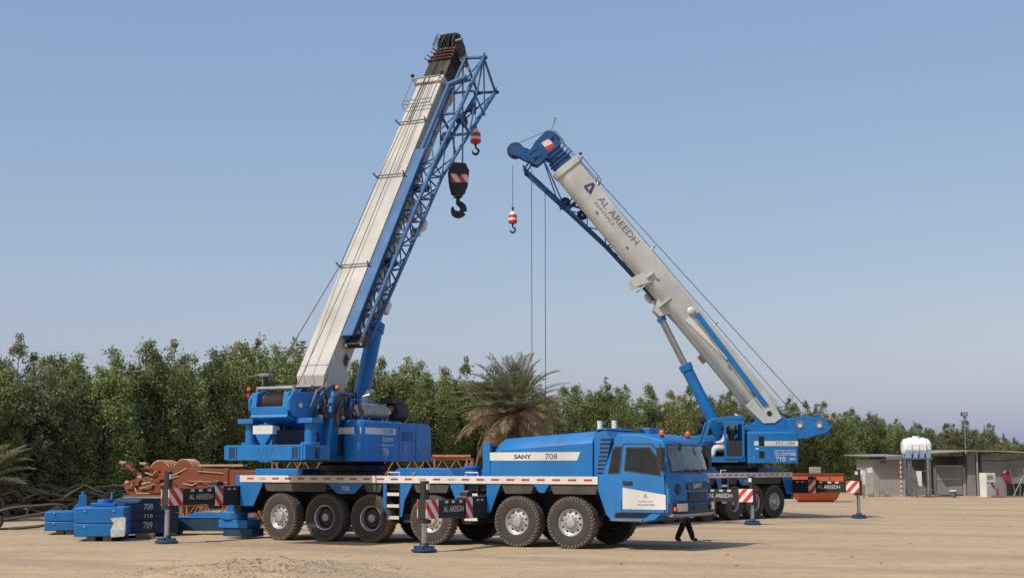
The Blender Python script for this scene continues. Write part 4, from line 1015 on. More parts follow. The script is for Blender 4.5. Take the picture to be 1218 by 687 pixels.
tag(MB().use('wood').box(-.28,.28,-.12,.12,0,.14).box(-.2,.3,.14,.3,0,.12).build('timber_offcut', None, None, bevel=.01, loc=(-11.2,44.2,0), rot=(0,0,.2)), 'short timber offcut lying in front of the dark numbered counterweight stack', 'timber')

# ------------------------------------------------------------------ the old rust-red crane boom
rb = tag(empty('old_crane_boom', (-14.9, 56.2, 0), R(-17)), 'rust-red crane boom with worn sheaves at its head, lying behind the near crane', 'crane boom')
b = MB().use('rust')
b.loft([[(2.0,-.55,1.15),(2.0,.55,1.15),(2.0,.55,2.15),(2.0,-.55,2.15)],[(6.8,-.6,.95),(6.8,.6,.95),(6.8,.6,1.95),(6.8,-.6,1.95)]])
b.box(6.7,6.95,-.68,.68,.88,2.02); b.box(4.4,4.6,-.63,.63,1.0,2.1)
b.build('boom_section', None, rb, bevel=.02)
b2 = MB().use('rust').loft([[(2.0,-.45,1.25),(2.0,.45,1.25),(2.0,.45,2.0),(2.0,-.45,2.0)],[(.5,-.4,1.0),(.5,.4,1.0),(.5,.4,1.6),(.5,-.4,1.6)]])
for y in (-.48, .48): b2.prism([(2.1,1.1),(1.2,.75),(.2,1.15),(.0,1.5),(.6,1.7),(1.5,1.85),(2.3,1.95),(2.9,2.0)], y-.03, y+.03)
b2.build('boom_head', None, rb, bevel=.01)
for i in range(4):
    MB().use('rust').lathe([(.05,-.05),(.42,-.05)], (1.55+0*i,-.36+.24*i,1.95), 'y', 28).use('palecut').lathe([(.42,-.05),(.46,-.045)], (1.55,-.36+.24*i,1.95), 'y', 28).use('rust').lathe([(.46,-.045),(.41,0),(.46,.045)], (1.55,-.36+.24*i,1.95), 'y', 28).use('palecut').lathe([(.46,.045),(.42,.05)], (1.55,-.36+.24*i,1.95), 'y', 28).use('rust').lathe([(.42,.05),(.05,.05)], (1.55,-.36+.24*i,1.95), 'y', 28).build('sheave', None, rb)
    MB().use('rust').lathe([(.05,-.04),(.42,-.04)], (2.6,-.42+.2*i,2.0), 'y', 28).use('palecut').lathe([(.42,-.04),(.45,0),(.42,.04)], (2.6,-.42+.2*i,2.0), 'y', 28).use('rust').lathe([(.42,.04),(.05,.04)], (2.6,-.42+.2*i,2.0), 'y', 28).build('sheave', None, rb)
ck = MB()
rr_ = random.Random(11)
for k in range(26):
    x0, z0 = rr_.uniform(.2, 3.4), rr_.uniform(1.1, 2.1); ck.use(('rust','palecut','rustpipe','rust')[k % 4])
    if k % 2: ck.tube([(x0,-.56,z0),(x0+rr_.uniform(.1,.5),-.60,z0+rr_.uniform(-.25,.25)),(x0+rr_.uniform(.4,.8),-.56,z0+rr_.uniform(-.3,.2))], .03, 6)
    else: ck.box(x0, x0+rr_.uniform(.08,.3), -.60, -.51, z0, z0+rr_.uniform(.06,.2))
ck.build('fittings', None, rb)
b3 = MB().use('rust').tube([(-.1,-.3,2.3),(.75,-.35,1.75)], .08, 8).tube([(.85,-.4,2.25),(1.5,-.5,1.8)], .08, 8).use('palecut')
b3.box(-.22,.05,-.42,-.2,2.28,2.36).box(.72,1.0,-.5,-.3,2.24,2.32).ball((.2,-.5,1.55),.09,12,(1.2,.6,.8)).ball((.45,-.52,1.42),.08,12,(.7,.6,1.3)).ball((.75,-.52,1.7),.12,12,(1,.5,1)).box(1.2,1.9,-.53,-.5,1.45,1.52).ball((1.0,-.5,1.5),.1).box(3.1,5.0,-.25,.15,2.16,2.24)
b3.use('palecut').tube([(3.3,-.6,1.98),(4.4,-.62,1.9)], .02, 6).tube([(2.9,-.62,1.62),(4.6,-.64,1.55)], .015, 6); b3.build('jib_arms', None, rb)
for x in (2.4, 5.6): MB().use('wood').box(x-.2,x+.2,-.8,.8,0,.5).box(x-.18,x+.22,-.7,.7,.5,.98 if x < 4 else .95).build('timber_support', None, rb)

def lattice(label, loc, rz, L, w, h, n, mat='rustpipe', zb=0.):
    r = tag(empty('lattice_boom_section', loc, rz), label, 'lattice section', 'rusty lattice sections lying behind the near crane')
    c = MB().use(mat); C_ = [(-w/2,zb),(w/2,zb),(w/2,zb+h),(-w/2,zb+h)]
    for y, z in C_: c.tube([(0,y,z),(L,y,z)], .05, 6)
    for x in (0, L):
        for i in range(4): a, b_ = C_[i], C_[(i+1) % 4]; c.tube([(x,*a),(x,*b_)], .04, 6)
    c.build('chords', None, r)
    l = MB().use(mat)
    for k in range(n):
        x0, x1 = L*k/n, L*(k+1)/n
        for i in range(4):
            a, b_ = C_[i], C_[(i+1) % 4]
            if k % 2: a, b_ = b_, a
            l.tube([(x0,*a),(x1,*b_)], .026, 5)
    l.build('lacing', None, r); return r
M['rust_light'] = simple('orange_rust_steel', (.42, .17, .09), .8, vary=.55, scale=4)
la = lattice('long rusty lattice boom raised on trestles behind the deck of the near crane', (-9.6, 58.3, 0), R(-1), 8.0, 1.1, 1.0, 13, 'rust_light', 1.45)
for x in (.8, 6.9): MB().use('rustpipe').box(x-.08,x+.08,-.6,.6,1.25,1.42).box(x-.08,x+.08,-.6,-.45,0,1.25).box(x-.08,x+.08,.45,.6,0,1.25).build('trestle', None, la)
lattice('rusty lattice section on the ground beneath the rust-red boom head', (-14.2, 51.6, 0), R(-4), 4.6, .9, .75, 8, 'rust_light', .08)
lattice('orange-brown lattice section on the ground beneath the rear outrigger beam', (-11.3, 49.6, 0), R(-7), 3.6, .9, .8, 8, 'rust_light', .08)
ppr = tag(empty('pipe_trestle', (-2.2, 57.6, 0), 0), 'pinkish steel trestle with a round bar on top, standing right of the long lattice section', 'trestle')
MB().use('rust_light').tube([(-1.0,0,2.55),(.55,0,2.55)], .07, 8).tube([(.4,0,0),(.4,0,2.55)], .05, 6).tube([(-.9,0,0),(-.9,0,2.55)], .05, 6).tube([(-.9,0,.4),(.4,0,2.3)], .03, 6).build('frame', None, ppr)
pl = tag(empty('plank_pile', (-13.3, 53.8, 0), R(6)), 'pale planks and pipes piled on the lattice behind the dark counterweights', 'planks')
for k in range(7): MB().use(('palecut','concrete','wood')[k % 3]).box(-1.2+.2*random.random(), 1.4+.4*random.random(), k*.16-.5, k*.16-.4, .95+.05*(k % 3), 1.0+.05*(k % 3)).build('plank', None, pl)
MB().use('wood').box(-.9,-.7,-.6,.6,0,.95).box(.9,1.1,-.6,.6,0,.95).build('bearer', None, pl)

# brush pile and old track frame at the far left
br = MB()
for k in range(110):
    x = random.uniform(-28, -12.5); y = random.uniform(56, 64); L = random.uniform(1.2, 4.5); a = random.uniform(-.5, .5)+(math.pi if k % 2 else 0)
    pts = [(x, y, random.uniform(.05, 1.2))]
    for q in range(4):
        p0 = pts[-1]; pts.append((p0[0]+L/4*math.cos(a), p0[1]+L/4*math.sin(a)*.5, max(.05, p0[2]+random.uniform(-.25, .33)))); a += random.uniform(-.3, .3)
    br.use('deadwood' if k % 9 else 'bark').tube(pts, [.05+.03*random.random(), .045, .035, .025, .012], 5)
bo = br.build('brush_pile', None, None); tag(bo, 'heap of dead grey branches under the trees at the left edge', 'brush pile', None, 'stuff')
tr = tag(empty('old_track_frame', (-16.9, 50.3, 0), R(14)), 'dark rusty crawler track frame in the brush left of the small counterweight', 'track frame')
tk = MB().use('rope'); loop = []
for k in range(40):
    a = 2*math.pi*k/40; loop.append((1.35*math.copysign(abs(math.cos(a))**.6, math.cos(a)), 0, .42+.36*math.sin(a) + .22*math.cos(a)))
tk.tube(loop+[loop[0]], .06, 6); tk.build('track_chain', None, tr)
MB().use('fender').lathe([(.0005,-.16),(.2,-.16),(.26,-.1),(.26,.1),(.2,.16),(.0005,.16)], (-1.0,0,.26), 'y', 20).build('idler_wheel', None, tr)
MB().use('rope').lathe([(.0005,-.1),(.2,-.1),(.2,.1),(.0005,.1)], (1.0,0,.62), 'y', 18).tube([(-1,0,.28),(1,0,.62)], .05, 6).tube([(0,0,.4),(.1,0,.8)], .04, 6).build('frame_bar', None, tr)

# ------------------------------------------------------------------ orange steel body on the right
ob = tag(empty('orange_counterweight', (18.55, 88.2, 0), R(4)), 'orange steel counterweight with tapered base and pale script, right of the far crane', 'counterweight')
MB().use('orange').loft([[(-1.15,-.5,.1),(1.15,-.5,.1),(1.15,.5,.1),(-1.15,.5,.1)],[(-1.42,-.8,.75),(1.42,-.8,.75),(1.42,.8,.75),(-1.42,.8,.75)]]).box(-1.5,1.5,-.88,.88,.75,1.62).build('body', None, ob, bevel=.03)
MB().use('rust').box(-1.55,1.55,-.93,.93,1.62,1.72).box(-1.52,1.52,-.9,.9,.70,.76).box(.62,.66,-.9,-.88,.76,1.62).box(-1.0,1.0,-.5,.5,0,.1).build('rim_band', None, ob)
sw = MB().use('lettering_white')
for x0, nn in ((-1.3, 9), (-.1, 7)):
    pts = []
    for k in range(nn*4+1):
        a = k*math.pi/2; pts.append((x0+k*.028+.02*math.sin(a*1.3), -.889, 1.14+.07*math.sin(a)+(.14 if k in (0,1,nn*2) else 0)))
    sw.tube(pts, .022, 5)
sw.build('painted_script', None, ob)
MB().use('concrete').box(-.3,.3,-.25,.25,1.72,2.1).build('mounting_block', None, ob, bevel=.02)
pr = tag(empty('cloth_post', (23.75, 97.5, 0), 0), 'leaning post with white cloth scraps between the orange counterweight and the shed', 'post')
MB().use('wood').tube([(0,0,0),(.05,0,2.2)], .06, 8).build('pole', None, pr)
MB().use('cloth_white').loft([[(-.45,-.05,1.75),(-.1,-.1,1.9),(.1,-.1,1.85)],[(-.5,-.08,1.45),(-.1,-.15,1.6),(.12,-.1,1.5)]]).loft([[(.25,-.05,2.0),(.6,-.1,2.1)],[(.3,-.1,1.7),(.65,-.05,1.75)]]).loft([[(-.1,-.12,1.6),(.1,-.12,1.6)],[(-.05,-.15,.9),(.12,-.1,.95)]]).build('cloth', None, pr, smooth=0)

# ------------------------------------------------------------------ shed, tank, and what stands round them
sx = 0.062
def SX(px, Y): return (px-609)/1700*Y*1.0
sh = tag(empty('shed', (25.5, 104, 0), 0), 'long low grey shed with thin flat roof and dark open bays at the right', 'shed')
def L_(px, Y=104): return (px-609)*Y/1687 - 25.5
w = MB().use('concrete2').box(L_(1032), L_(1069), 0, 5, 0, 2.62).build('wall', None, sh)
MB().use('block').box(L_(1159), L_(1212), 0, .25, 0, 2.95).box(L_(1142), L_(1151), -.1, .4, 0, 2.98).box(L_(1159), L_(1159)+.2, .25, 6, 0, 2.9).box(L_(1212)-.2, L_(1212), .25, 6, 0, 2.9).build('wall', None, sh)
MB().use('block').box(L_(1060), L_(1330), 6, 6.3, 0, 2.9).box(L_(1250), L_(1330), 0, .3, 0, 2.85).build('wall', None, sh)
pa = MB().use('block').box(L_(1105)+.1, L_(1139)-.1, .3, .34, .1, 2.1).use('concrete')
for a, b_ in ((1104,1106),(1138,1141)): pa.box(L_(a), L_(b_), .22, .38, 0, 2.25)
pa.box(L_(1104), L_(1141), .22, .38, 2.1, 2.2).box(L_(1106), L_(1138), .28, .36, 1.18, 1.26); pa.build('panel_partition', None, sh)
rf = MB().use('sheet')
rf.loft([[(L_(1023),-.9,2.82),(L_(1070),-.9,2.85),(L_(1070),6.5,3.0),(L_(1023),6.5,2.95)],[(L_(1023),-.9,2.88),(L_(1070),-.9,2.91),(L_(1070),6.5,3.06),(L_(1023),6.5,3.01)]])
seg = [(1094,3.02),(1140,3.2),(1180,3.16),(1218,3.03),(1330,2.9)]
for (a, za), (b_, zb) in zip(seg[:-1], seg[1:]):
    rf.loft([[(L_(a),-1.0,za),(L_(b_),-1.0,zb),(L_(b_),6.5,zb+.1),(L_(a),6.5,za+.1)],[(L_(a),-1.0,za+.07),(L_(b_),-1.0,zb+.07),(L_(b_),6.5,zb+.17),(L_(a),6.5,za+.17)]])
rf.build('roof', None, sh)
rb_ = MB().use('sheet')
for k in range(14): rb_.box(L_(1033)+k*.155, L_(1033)+k*.155+.03, -.02, .0, .05, 2.6)
rb_.build('wall_ribs', None, sh)
wp = MB().use('rustpipe').box(L_(1040), L_(1048), -.04, -.02, 2.35, 2.5).use('block').box(L_(1162), L_(1175), -.02, 0, 1.9, 2.3).use('rope').tube([(L_(1151),.0,2.6),(L_(1180),-.05,2.5),(L_(1210),.0,2.7)], .02, 5)
wp.build('wall_fitting', None, sh)
ps = MB().use('sheet').box(L_(1150), L_(1151)+.05, -.6, -.5, 0, 3.1).box(L_(1094), L_(1095)+.05, -.3, -.2, 0, 3.0).use('steel').tube([(L_(1213),-.7,0),(L_(1213),-.7,2.95)], .04, 6).build('roof_post', None, sh)
MB().use('block').box(L_(1159)-.0, L_(1330), -.012, .0, 0, .02).use('concrete').box(L_(1025), L_(1330), -1.6, 0, -.1, .03).build('floor_slab', None, sh)
tkk = tag(empty('water_tank', ((1084-609)*101/1687, 101.2, 2.66), 0), 'white plastic water tank with pale blue feet on a blue stand by the shed', 'water tank')
t_ = MB().use('tank_white'); secs = []
for x, k in ((-.98,.62),(-.88,.84),(-.45,1),(.45,1),(.88,.84),(.98,.62)):
    secs.append([(x, .62*k*math.cos(a), .82+.66*k*math.sin(a)) for a in [2*math.pi*i/10+.31 for i in range(10)]])
t_.loft(secs); t_.cyl((0,0,1.4),(0,0,1.58),.24,18)
for x in (-.5, 0, .5): t_.lathe([(.62,-.03),(.675,-.03),(.675,.03),(.62,.03)], (x,0,.82), 'x', 24)
t_.build('tank_body', None, tkk, bevel=.02)
ft = MB().use('tank_blue')
for x in (-.65, -.2, .25, .7): ft.prism([(-.55,0),(.55,0),(.6,.5),(-.6,.5)], x-.16, x+.16, 'x')
ft.build('tank_feet', None, tkk)
stn = tag(empty('tank_stand', ((1085-609)*101/1687, 101.2, 0), 0), 'blue steel stand holding up the white water tank', 'stand')
s_ = MB().use('navy2').box(-1.0,.95,-.6,.6,2.62,2.72)
for x in (-.62, .72):
    for y in (-.5, .5): s_.box(x-.05,x+.05,y-.05,y+.05,0,2.62)
s_.box(-.62,.72,-.52,-.48,1.78,1.84).box(-.62,.72,.48,.52,1.0,1.06); s_.build('stand_frame', None, stn)
tag(MB().use('cloth_white').loft([[(-.18,0,1.75),(.2,-.05,1.75)],[(-.1,-.04,1.2),(.22,0,1.2)],[(-.02,0,.75),(.2,-.05,.7)]]).build('hanging_cloth', None, None, smooth=0, loc=((1083-609)*101/1687,100.6,.05)), 'pale cloth hanging from the crossbar of the blue tank stand', 'cloth')
ct = tag(empty('water_cooler_bench', ((1086-609)*101/1687, 100.3, 0), 0), 'small grey bench frame under the water tank', 'bench')
MB().use('steel').box(-.5,.6,-.2,.2,.5,.56).box(-.45,-.4,-.2,.2,0,.5).box(.5,.55,-.2,.2,0,.5).box(-.45,.55,-.02,.02,.2,.24).build('bench_frame', None, ct)
rp_ = tag(empty('striped_pole', ((1067-609)*102/1687, 102.6, 0), 0), 'thin red and white striped pole against the pale shed wall', 'pole')
pp = MB()
for k in range(16): pp.use('red' if k % 2 else 'white').cyl((0,0,k*.165),(0,0,(k+1)*.165),.05,8)
pp.build('pole', None, rp_)
fr = tag(empty('fuel_pump', ((1168-609)*100/1687, 100.5, 0), R(24)), 'tall cream fuel pump cabinet with a nozzle, in front of the dark shed bay', 'fuel pump')
MB().use('white').box(-.42,.42,-.33,.33,0,1.68).use('cream').box(-.38,.38,-.345,-.33,.12,.95).use('sheet').box(-.3,.2,-.347,-.33,1.25,1.52).use('black').box(-.36,.36,-.345,-.33,.98,1.03).build('cabinet', None, fr, bevel=.02)
MB().use('black').tube([(.1,-.36,.9),(.12,-.42,.7),(.25,-.42,.62),(.3,-.36,.85)], .03, 6).box(.02,.12,-.40,-.34,.82,.98).build('nozzle_hose', None, fr)
bk = tag(empty('drum', ((1127.5-609)*99.5/1687, 100, 0), 0), 'grey drum with a pale lid on the sand in front of the shed panel', 'drum')
MB().use('navy2').lathe([(.0005,0),(.2,0),(.23,.42),(.0005,.42)], (0,0,0), 'z', 20).build('drum_body', None, bk)
MB().use('white').lathe([(.0005,.52),(.26,.5),(.27,.42),(.0005,.42)], (0,0,0), 'z', 20).build('lid', None, bk)
rc = MB().use('cloth_red').loft([[(-.3,0,1.7),(.25,-.03,1.75)],[(-.28,-.05,1.3),(.28,0,1.35)],[(-.1,0,1.0),(.25,-.04,1.0)]]).use('cloth_white').loft([[(-.3,-.01,1.68),(-.05,-.03,1.9)],[(-.1,-.03,1.6),(.0,-.03,1.75)]])
tag(rc.build('hanging_cloth', None, None, smooth=0, loc=((1188-609)*103.8/1687,103.9,0)), 'dark red and white cloth hanging on the grey shed wall', 'cloth')
sk = tag(empty('leaning_poles', ((1209-609)*101/1687, 101.5, 0), 0), 'grey poles leaning in a cross at the open right end of the shed', 'poles')
for a, b_ in (((-.7,0,0),(.1,0,1.5)),((-.45,.1,0),(-.85,0,1.9)),((.3,0,0),(.1,0,2.0)),((0,0,0),(.45,.1,1.4)),((-.2,0,0),(-.1,.05,1.6))): MB().use('steel').tube([a, b_], .035, 6).build('pole', None, sk)
fe = tag(empty('fire_extinguisher', ((1177.5-609)*103/1687, 103.2, 0), 0), 'small red extinguisher at the wall beside the cream pump', 'extinguisher')
MB().use('cloth_red').cyl((0,0,0),(0,0,.5),.08,14).use('black').cyl((0,0,.5),(0,0,.62),.03,8).build('cylinder_body', None, fe)
bb = tag(MB().use('darkhole').box(-.55,.55,-.3,.3,0,.85).use('black').box(-.6,.6,-.33,.33,.85,.92).build('dark_bin', None, None, bevel=.03, loc=((1200-609)*102.6/1687,103,0)), 'black bin against the right end of the grey shed wall', 'bin')
lp_ = tag(empty('floodlight_pole', ((1141-609)*128/1687, 128, 0), 0), 'tall thin pole with a square floodlight rising above the trees behind the shed', 'floodlight')
MB().use('steel').cyl((0,0,0),(0,0,6.6),.06,8).build('pole', None, lp_)
MB().use('black').box(-.27,.27,-.15,.15,6.55,6.9).use('sheet').box(-.23,.23,-.16,-.15,6.6,6.85).build('lamp_head', None, lp_)

def clutter(name, label, cat, loc, rz, fn):
    r = tag(empty(name, loc, rz), label, cat); fn(r); return r
def _blocks(r):
    for k in range(9): MB().use('concrete' if k % 3 else 'block').box(-.8+.42*(k % 4), -.44+.42*(k % 4), -.1+.02*k, .12+.02*k, .2*(k//4), .2*(k//4)+.19).build('block', None, r)
clutter('block_pile', 'small heap of concrete blocks at the foot of the pale shed wall', 'blocks', ((1041-609)*101.5/1687, 102.2, 0), R(8), _blocks)
def _pipes(r):
    for k in range(5): MB().use(('steel','rustpipe','wood')[k % 3]).cyl((-1.3+.1*k,.1*k,.05),(1.2-.12*k,.1*k+.05,.06),.045,8).build('pipe', None, r)
clutter('pipe_pile', 'loose pipes and battens on the sand in front of the right end of the shed', 'pipes', ((1192-609)*100/1687, 100.3, 0), R(5), _pipes)
# ------------------------------------------------------------------ trees
def leaf_mesh(name, C, size, mat, aspect=.55, updroop=0.):
    n = len(C); rn = np.random
    d = rn.normal(size=(n,3)); d /= np.linalg.norm(d, axis=1)[:,None]
    e = rn.normal(size=(n,3)); e -= (e*d).sum(1)[:,None]*d; e /= np.linalg.norm(e, axis=1)[:,None]
    s = size*rn.uniform(.6, 1.35, n)[:,None]; u = d*s; v = e*s*aspect
    k = rn.normal(size=(n,3))*s*.25
    V = np.stack([C-u, C+v+k, C+u, C-v+k], 1).reshape(-1,3)
    Fc = np.arange(4*n).reshape(-1,4)
    me = bpy.data.meshes.new(name); me.vertices.add(4*n); me.vertices.foreach_set('co', V.ravel().astype(np.float32))
    me.loops.add(4*n); me.loops.foreach_set('vertex_index', Fc.ravel().astype(np.int32))
    me.polygons.add(n); me.polygons.foreach_set('loop_start', np.arange(0,4*n,4).astype(np.int32)); me.polygons.foreach_set('loop_total', np.full(n,4,dtype=np.int32))
    me.update(calc_edges=True); me.materials.append(M[mat]); return me
def crown(H, width, nsp, seed, dens=1.0, spiky=.5):
    rs = np.random.RandomState(seed); pts = []; tops = []
    for k in range(nsp):
        a = rs.uniform(0, 6.28); r = width*rs.uniform(.1, .95)**.7 if k else .2
        top = H*(rs.uniform(.72, 1.0) if k else 1.0) - r*.3; cx_, cy_ = r*math.cos(a), r*math.sin(a); tops.append((cx_,cy_,top))
        rad = rs.uniform(.72, 1.1)
        nc = int(34*dens*top/8)
        for q in range(nc):
            zz = top*(.03+.97*rs.uniform(0,1)**.85); prof = min(1, (1-zz/top)*2.9)**.55*(1 if zz > 1 else .9)
            b_ = rs.uniform(0, 6.28); rr_ = rad*prof*rs.uniform(.55, 1.05)
            c = np.array([cx_+rr_*math.cos(b_), cy_+rr_*math.sin(b_), zz]); m_ = int(rs.uniform(44, 88))
            sg = rs.uniform(.13, .27)*(.5+.5*prof)
            pts.append(c + rs.normal(size=(m_,3))*np.array([sg, sg, sg*1.25]))
        if rs.rand() < spiky:     # a thin leader sticking out on top
            hh = rs.uniform(.3, .8); m_ = int(120*hh); zz = rs.uniform(0, hh, m_)
            pts.append(np.stack([cx_+rs.normal(size=m_)*.09+zz*rs.uniform(-.12,.12), cy_+rs.normal(size=m_)*.09, top-.15+zz], 1))
    return np.concatenate(pts), tops
TV = []
for i in range(6):
    H = 8.0; P_, tops = crown(H, (1.6, 1.6, 1.6, 2.0, 2.0, 2.1)[i], (8,8,9,9,10,10)[i], 100+i, 1.2, .12 if i < 3 else .0)
    np.random.seed(50+i); me = leaf_mesh('crown', P_, .069, 'leaf'); t = MB().use('bark').tube([(0,0,-.1),(.05,0,2.2),(-.05,.05,H*.8)], [.17,.12,.03], 8)
    for cx_, cy_, tp_ in tops: t.tube([(0,0,.5),(cx_*.6,cy_*.6,1.6),(cx_,cy_,tp_*.55),(cx_,cy_,tp_*.97)], [.09,.065,.045,.012], 6)
    to_ = t.build('trunk'); TV.append((me, to_.data)); bpy.data.objects.remove(to_)
PV = []
for i in range(2):
    rs = np.random.RandomState(300+i); H = 8.0; P_, tops = crown(H, 2.6, 11, 200+i, .75, .9)
    me = leaf_mesh('crown', P_, .10, 'leaf_pale', .35); t = MB().use('bark').tube([(0,0,-.1),(.1,0,3),(-.05,.05,H*.8)], [.22,.15,.03], 8)
    for cx_, cy_, tp_ in tops: t.tube([(0,0,1.5),(cx_*.6,cy_*.6,3),(cx_,cy_,tp_*.97)], [.08,.05,.012], 6)
    to_ = t.build('trunk'); PV.append((me, to_.data)); bpy.data.objects.remove(to_)
SKY = [(-120,410),(0,412),(50,414),(90,424),(130,414),(180,408),(240,406),(290,402),(340,408),(380,420),(430,424),(490,420),(540,440),(600,446),(660,452),(700,456),(740,455),(790,458),(850,466),(900,470),(940,474),(1000,486),(1060,496),(1090,506),(1130,508),(1180,518),(1218,524),(1300,528)]
DEP = [(-120,57),(0,64),(200,73),(400,85),(609,99),(780,116),(900,132),(1000,146),(1100,158),(1218,175),(1300,190)]
def lerp(T, x):
    for (a, u), (b_, v) in zip(T[:-1], T[1:]):
        if a <= x <= b_: return u+(v-u)*(x-a)/(b_-a)
    return T[0][1] if x < T[0][0] else T[-1][1]
def place_tree(px, Y, H, var, label, group, rng):
    c, t = var; o = empty('evergreen_tree', ((px-609)*Y/1687, Y, 0), rng.uniform(0, 6.28)); k = H/8.0
    s = rng.uniform(.92, 1.15); o.scale = (k**.5*s, k**.5*s, k)
    tag(o, label, 'tree', group)
    for nm, me in (('crown', c), ('trunk', t)):
        q = bpy.data.objects.new(nm, me); COL.objects.link(q); q.parent = o
    return o
rng = random.Random(3)
ZL = [(-999,150,'dark evergreen in the windbreak at the left edge'),(150,290,'dark evergreen in the windbreak behind the rust-red boom head'),
      (290,440,'evergreen in the windbreak behind the winch of the near crane'),(440,560,'evergreen in the windbreak between near crane boom and palm'),
      (560,700,'evergreen in the windbreak behind the date palm'),(700,850,'evergreen in the windbreak between the palm and the far crane boom'),
      (850,1000,'evergreen in the windbreak behind the far crane tail'),(1000,1090,'leafy green tree between orange counterweight and water tank'),(1090,1999,'leafy green tree rising behind the grey shed roof')]
x = -95; row = 0
while x < 1300:
    Y = lerp(DEP, x); top = lerp(SKY, x)
    H = 2.2 + (553-top)/1700*Y*1.0
    lab = next(l for a, b_, l in ZL if a <= x < b_)
    place_tree(x, Y*rng.uniform(.985, 1.015), H*rng.uniform(.90, 1.03), TV[rng.choice((0,1,2,3)) if x < 800 else rng.choice((3,4,5))], lab+', front row', 'windbreak trees: '+lab[:40], rng)
    Y2 = Y*1.045; place_tree(x+rng.uniform(-8, 8)+12, Y2, H*rng.uniform(.88, 1.04), TV[rng.randrange(6) if x < 800 else rng.choice((3,4,5))], lab+', rear row', 'windbreak trees, rear: '+lab[:40], rng)
    if x < 560: place_tree(x+rng.uniform(-8, 8)+4, Y*1.10, H*rng.uniform(.90, 1.05), TV[rng.randrange(6)], lab+', rearmost row', 'windbreak trees, rearmost: '+lab[:40], rng)
    x += 1687/Y*rng.uniform(1.45, 2.05)
for px, Y, top, var in ((28,66,407,0),(375,88,412,1),(555,100,432,0),(1142,140,499,0),(1168,143,506,1),(1126,139,506,1)):
    H = 2.2+(553-top)/1700*Y
    o = place_tree(px, Y, H, PV[var], {28:'wispy olive tree sticking out of the windbreak top at the left edge',375:'wispy olive tree behind the foot of the near crane boom',555:'wispy olive tree just left of the palm',1142:'feathery pale tree right beside the floodlight pole behind the shed',1168:'feathery pale tree behind the right half of the shed roof',1126:'feathery pale tree between water tank and floodlight pole'}[px], None, rng)
    o.name = 'feathery_tree'

# ------------------------------------------------------------------ palms
def palm(label, loc, trunk_h, n, L, seed, dead=.5):
    rs = random.Random(seed); r = tag(empty('date_palm', loc, 0), label, 'palm tree')
    t = MB().use('bark'); secs = []
    for i in range(18):
        z = trunk_h*i/17; rad = .26 + (.05 if i % 2 else -.02) + (.1 if i > 14 else 0); secs.append([(rad*math.cos(a), rad*math.sin(a), z) for a in [2*math.pi*k/12+i*.3 for k in range(12)]])
    t.loft(secs)
    t.build('trunk', None, r)
    for grp in ('palm_green', 'palm_dead'):
        V = []; Fc = []
        cnt = int(n*(dead if grp == 'palm_dead' else 1-dead))
        for f in range(cnt):
            az = rs.uniform(0, 6.28)
            if grp == 'palm_green': el = R(rs.uniform(8, 88)); droop = rs.uniform(.35, .95)
            else: el = R(rs.uniform(-45, 22)); droop = rs.uniform(.7, 1.2)
            l = L*rs.uniform(.8, 1.1); p_ = Vector((.15*math.cos(az), .15*math.sin(az), trunk_h-.1)); N = 24; e_ = el; pts = [p_.copy()]
            for k in range(N):
                p_ = p_ + Vector((math.cos(az)*math.cos(e_), math.sin(az)*math.cos(e_), math.sin(e_)))*(l/N); pts.append(p_.copy()); e_ -= droop/N*(.4+1.5*k/N); e_ = max(e_, -1.45)
            side = Vector((-math.sin(az), math.cos(az), 0))
            for k in range(N+1):           # rachis ribbon, with thickness in two planes
                w_ = .035*(1-k/N)+.008
                V += [tuple(pts[k]-side*w_), tuple(pts[k]+side*w_), tuple(pts[k]+Vector((0,0,-w_)))]
                if k:
                    b_ = len(V)-6; Fc += [(b_,b_+1,b_+4,b_+3),(b_,b_+3,b_+5,b_+2),(b_+1,b_+2,b_+5,b_+4)]
            for k in range(3, N+1):
                d = (pts[k]-pts[k-1]).normalized(); ll = .62*math.sin(math.pi*min(1, (k+1)/(N+3)))**.6*rs.uniform(.8, 1.1)
                for sgn in (-1, 1):
                    for q in range(2):
                        o_ = pts[k]-d*(l/N)*q*.5
                        nrm = d.cross(side*sgn); dirv = (side*sgn*.75 + d*.62 + Vector((0,0,.28 if grp == 'palm_green' else -.35)) + Vector((rs.uniform(-.15,.15),)*3)).normalized()
                        b_ = len(V); mid_ = o_+dirv*ll*.45
                        V += [tuple(o_), tuple(mid_+d*.026), tuple(o_+dirv*ll+Vector((0,0,-.05))), tuple(mid_-d*.026)]; Fc.append((b_,b_+1,b_+2,b_+3))
        me = bpy.data.meshes.new('fronds'); me.from_pydata(V, [], Fc); me.materials.append(M[grp])
        o = bpy.data.objects.new('green_fronds' if grp == 'palm_green' else 'dead_fronds', me); COL.objects.link(o); o.parent = r
    return r
palm('large date palm with dead brown lower fronds, behind the near engine cover', ((610-609)*74/1687, 74, 0), 4.9, 118, 3.1, 5, .26)
palm('low date palm poking in at the left edge in front of the dark trees', (-21.4, 58, 0), 1.6, 40, 2.1, 9, .35)

# ------------------------------------------------------------------ light, sky, camera
world = bpy.data.worlds.new('World'); scn.world = world; world.use_nodes = True
nt = world.node_tree; bg = nt.nodes['Background']
sky = nt.nodes.new('ShaderNodeTexSky'); sky.sky_type = 'NISHITA'; sky.sun_disc = False
EL, AZ = R(50), math.atan2(-.75, -.65)
sky.sun_elevation = EL; sky.sun_rotation = AZ; sky.altitude = 0; sky.air_density = 1.0; sky.dust_density = 2; sky.ozone_density = 3
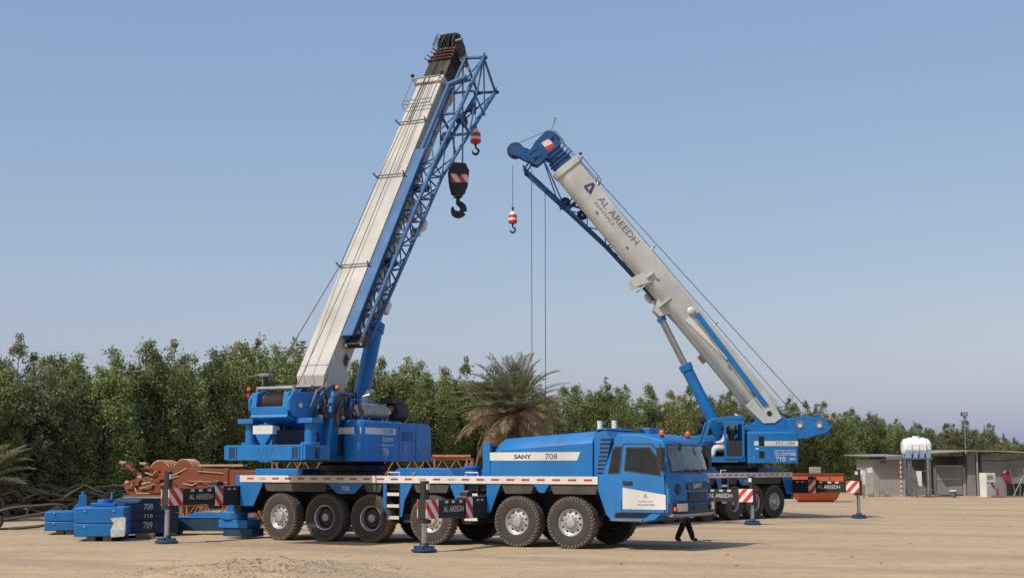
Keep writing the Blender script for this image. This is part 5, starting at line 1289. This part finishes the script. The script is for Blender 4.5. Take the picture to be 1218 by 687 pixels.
# hazy Gulf air: the clear-sky model thinned, plus an even veil of pale dust light with faint patches
ml = nt.nodes.new('ShaderNodeVectorMath'); ml.operation = 'MULTIPLY_ADD'; nt.links.new(sky.outputs[0], ml.inputs[0])
ml.inputs[1].default_value = (.81, .585, .30); ml.inputs[2].default_value = (.060/.15, .150/.15, .385/.15)
tcw = nt.nodes.new('ShaderNodeTexCoord'); nw = nt.nodes.new('ShaderNodeTexNoise'); nw.inputs['Scale'].default_value = 2.2; nw.inputs['Detail'].default_value = 4
mpw = nt.nodes.new('ShaderNodeMapping'); mpw.inputs['Scale'].default_value = (1, 1, 3); nt.links.new(tcw.outputs['Generated'], mpw.inputs[0]); nt.links.new(mpw.outputs[0], nw.inputs['Vector'])
mrw = nt.nodes.new('ShaderNodeMapRange'); mrw.inputs[3].default_value = .97; mrw.inputs[4].default_value = 1.03; nt.links.new(nw.outputs['Fac'], mrw.inputs[0])
scw = nt.nodes.new('ShaderNodeVectorMath'); scw.operation = 'SCALE'; nt.links.new(ml.outputs[0], scw.inputs[0]); nt.links.new(mrw.outputs[0], scw.inputs['Scale'])
nt.links.new(scw.outputs[0], bg.inputs[0]); bg.inputs[1].default_value = .15
sl = bpy.data.lights.new('sun', 'SUN'); sl.energy = 3.25; sl.angle = R(.5); sl.color = (1, .95, .87)
so = bpy.data.objects.new('sun', sl); COL.objects.link(so)
sv_ = Vector((math.sin(AZ)*math.cos(EL), math.cos(AZ)*math.cos(EL), math.sin(EL)))
so.rotation_euler = sv_.to_track_quat('Z', 'Y').to_euler(); so.location = (-30, -10, 40)
cam = bpy.data.cameras.new('camera'); cam.sensor_width = 36; cam.lens = 36*1700/1218; cam.clip_end = 4000
co = bpy.data.objects.new('camera', cam); COL.objects.link(co); co.location = (0, 0, 2.2)
co.rotation_euler = (R(90)+math.atan(209.5/1700), 0, 0); scn.camera = co
scn.view_settings.view_transform = 'Standard'; scn.view_settings.look = 'None'; scn.view_settings.exposure = .09; scn.view_settings.gamma = 1
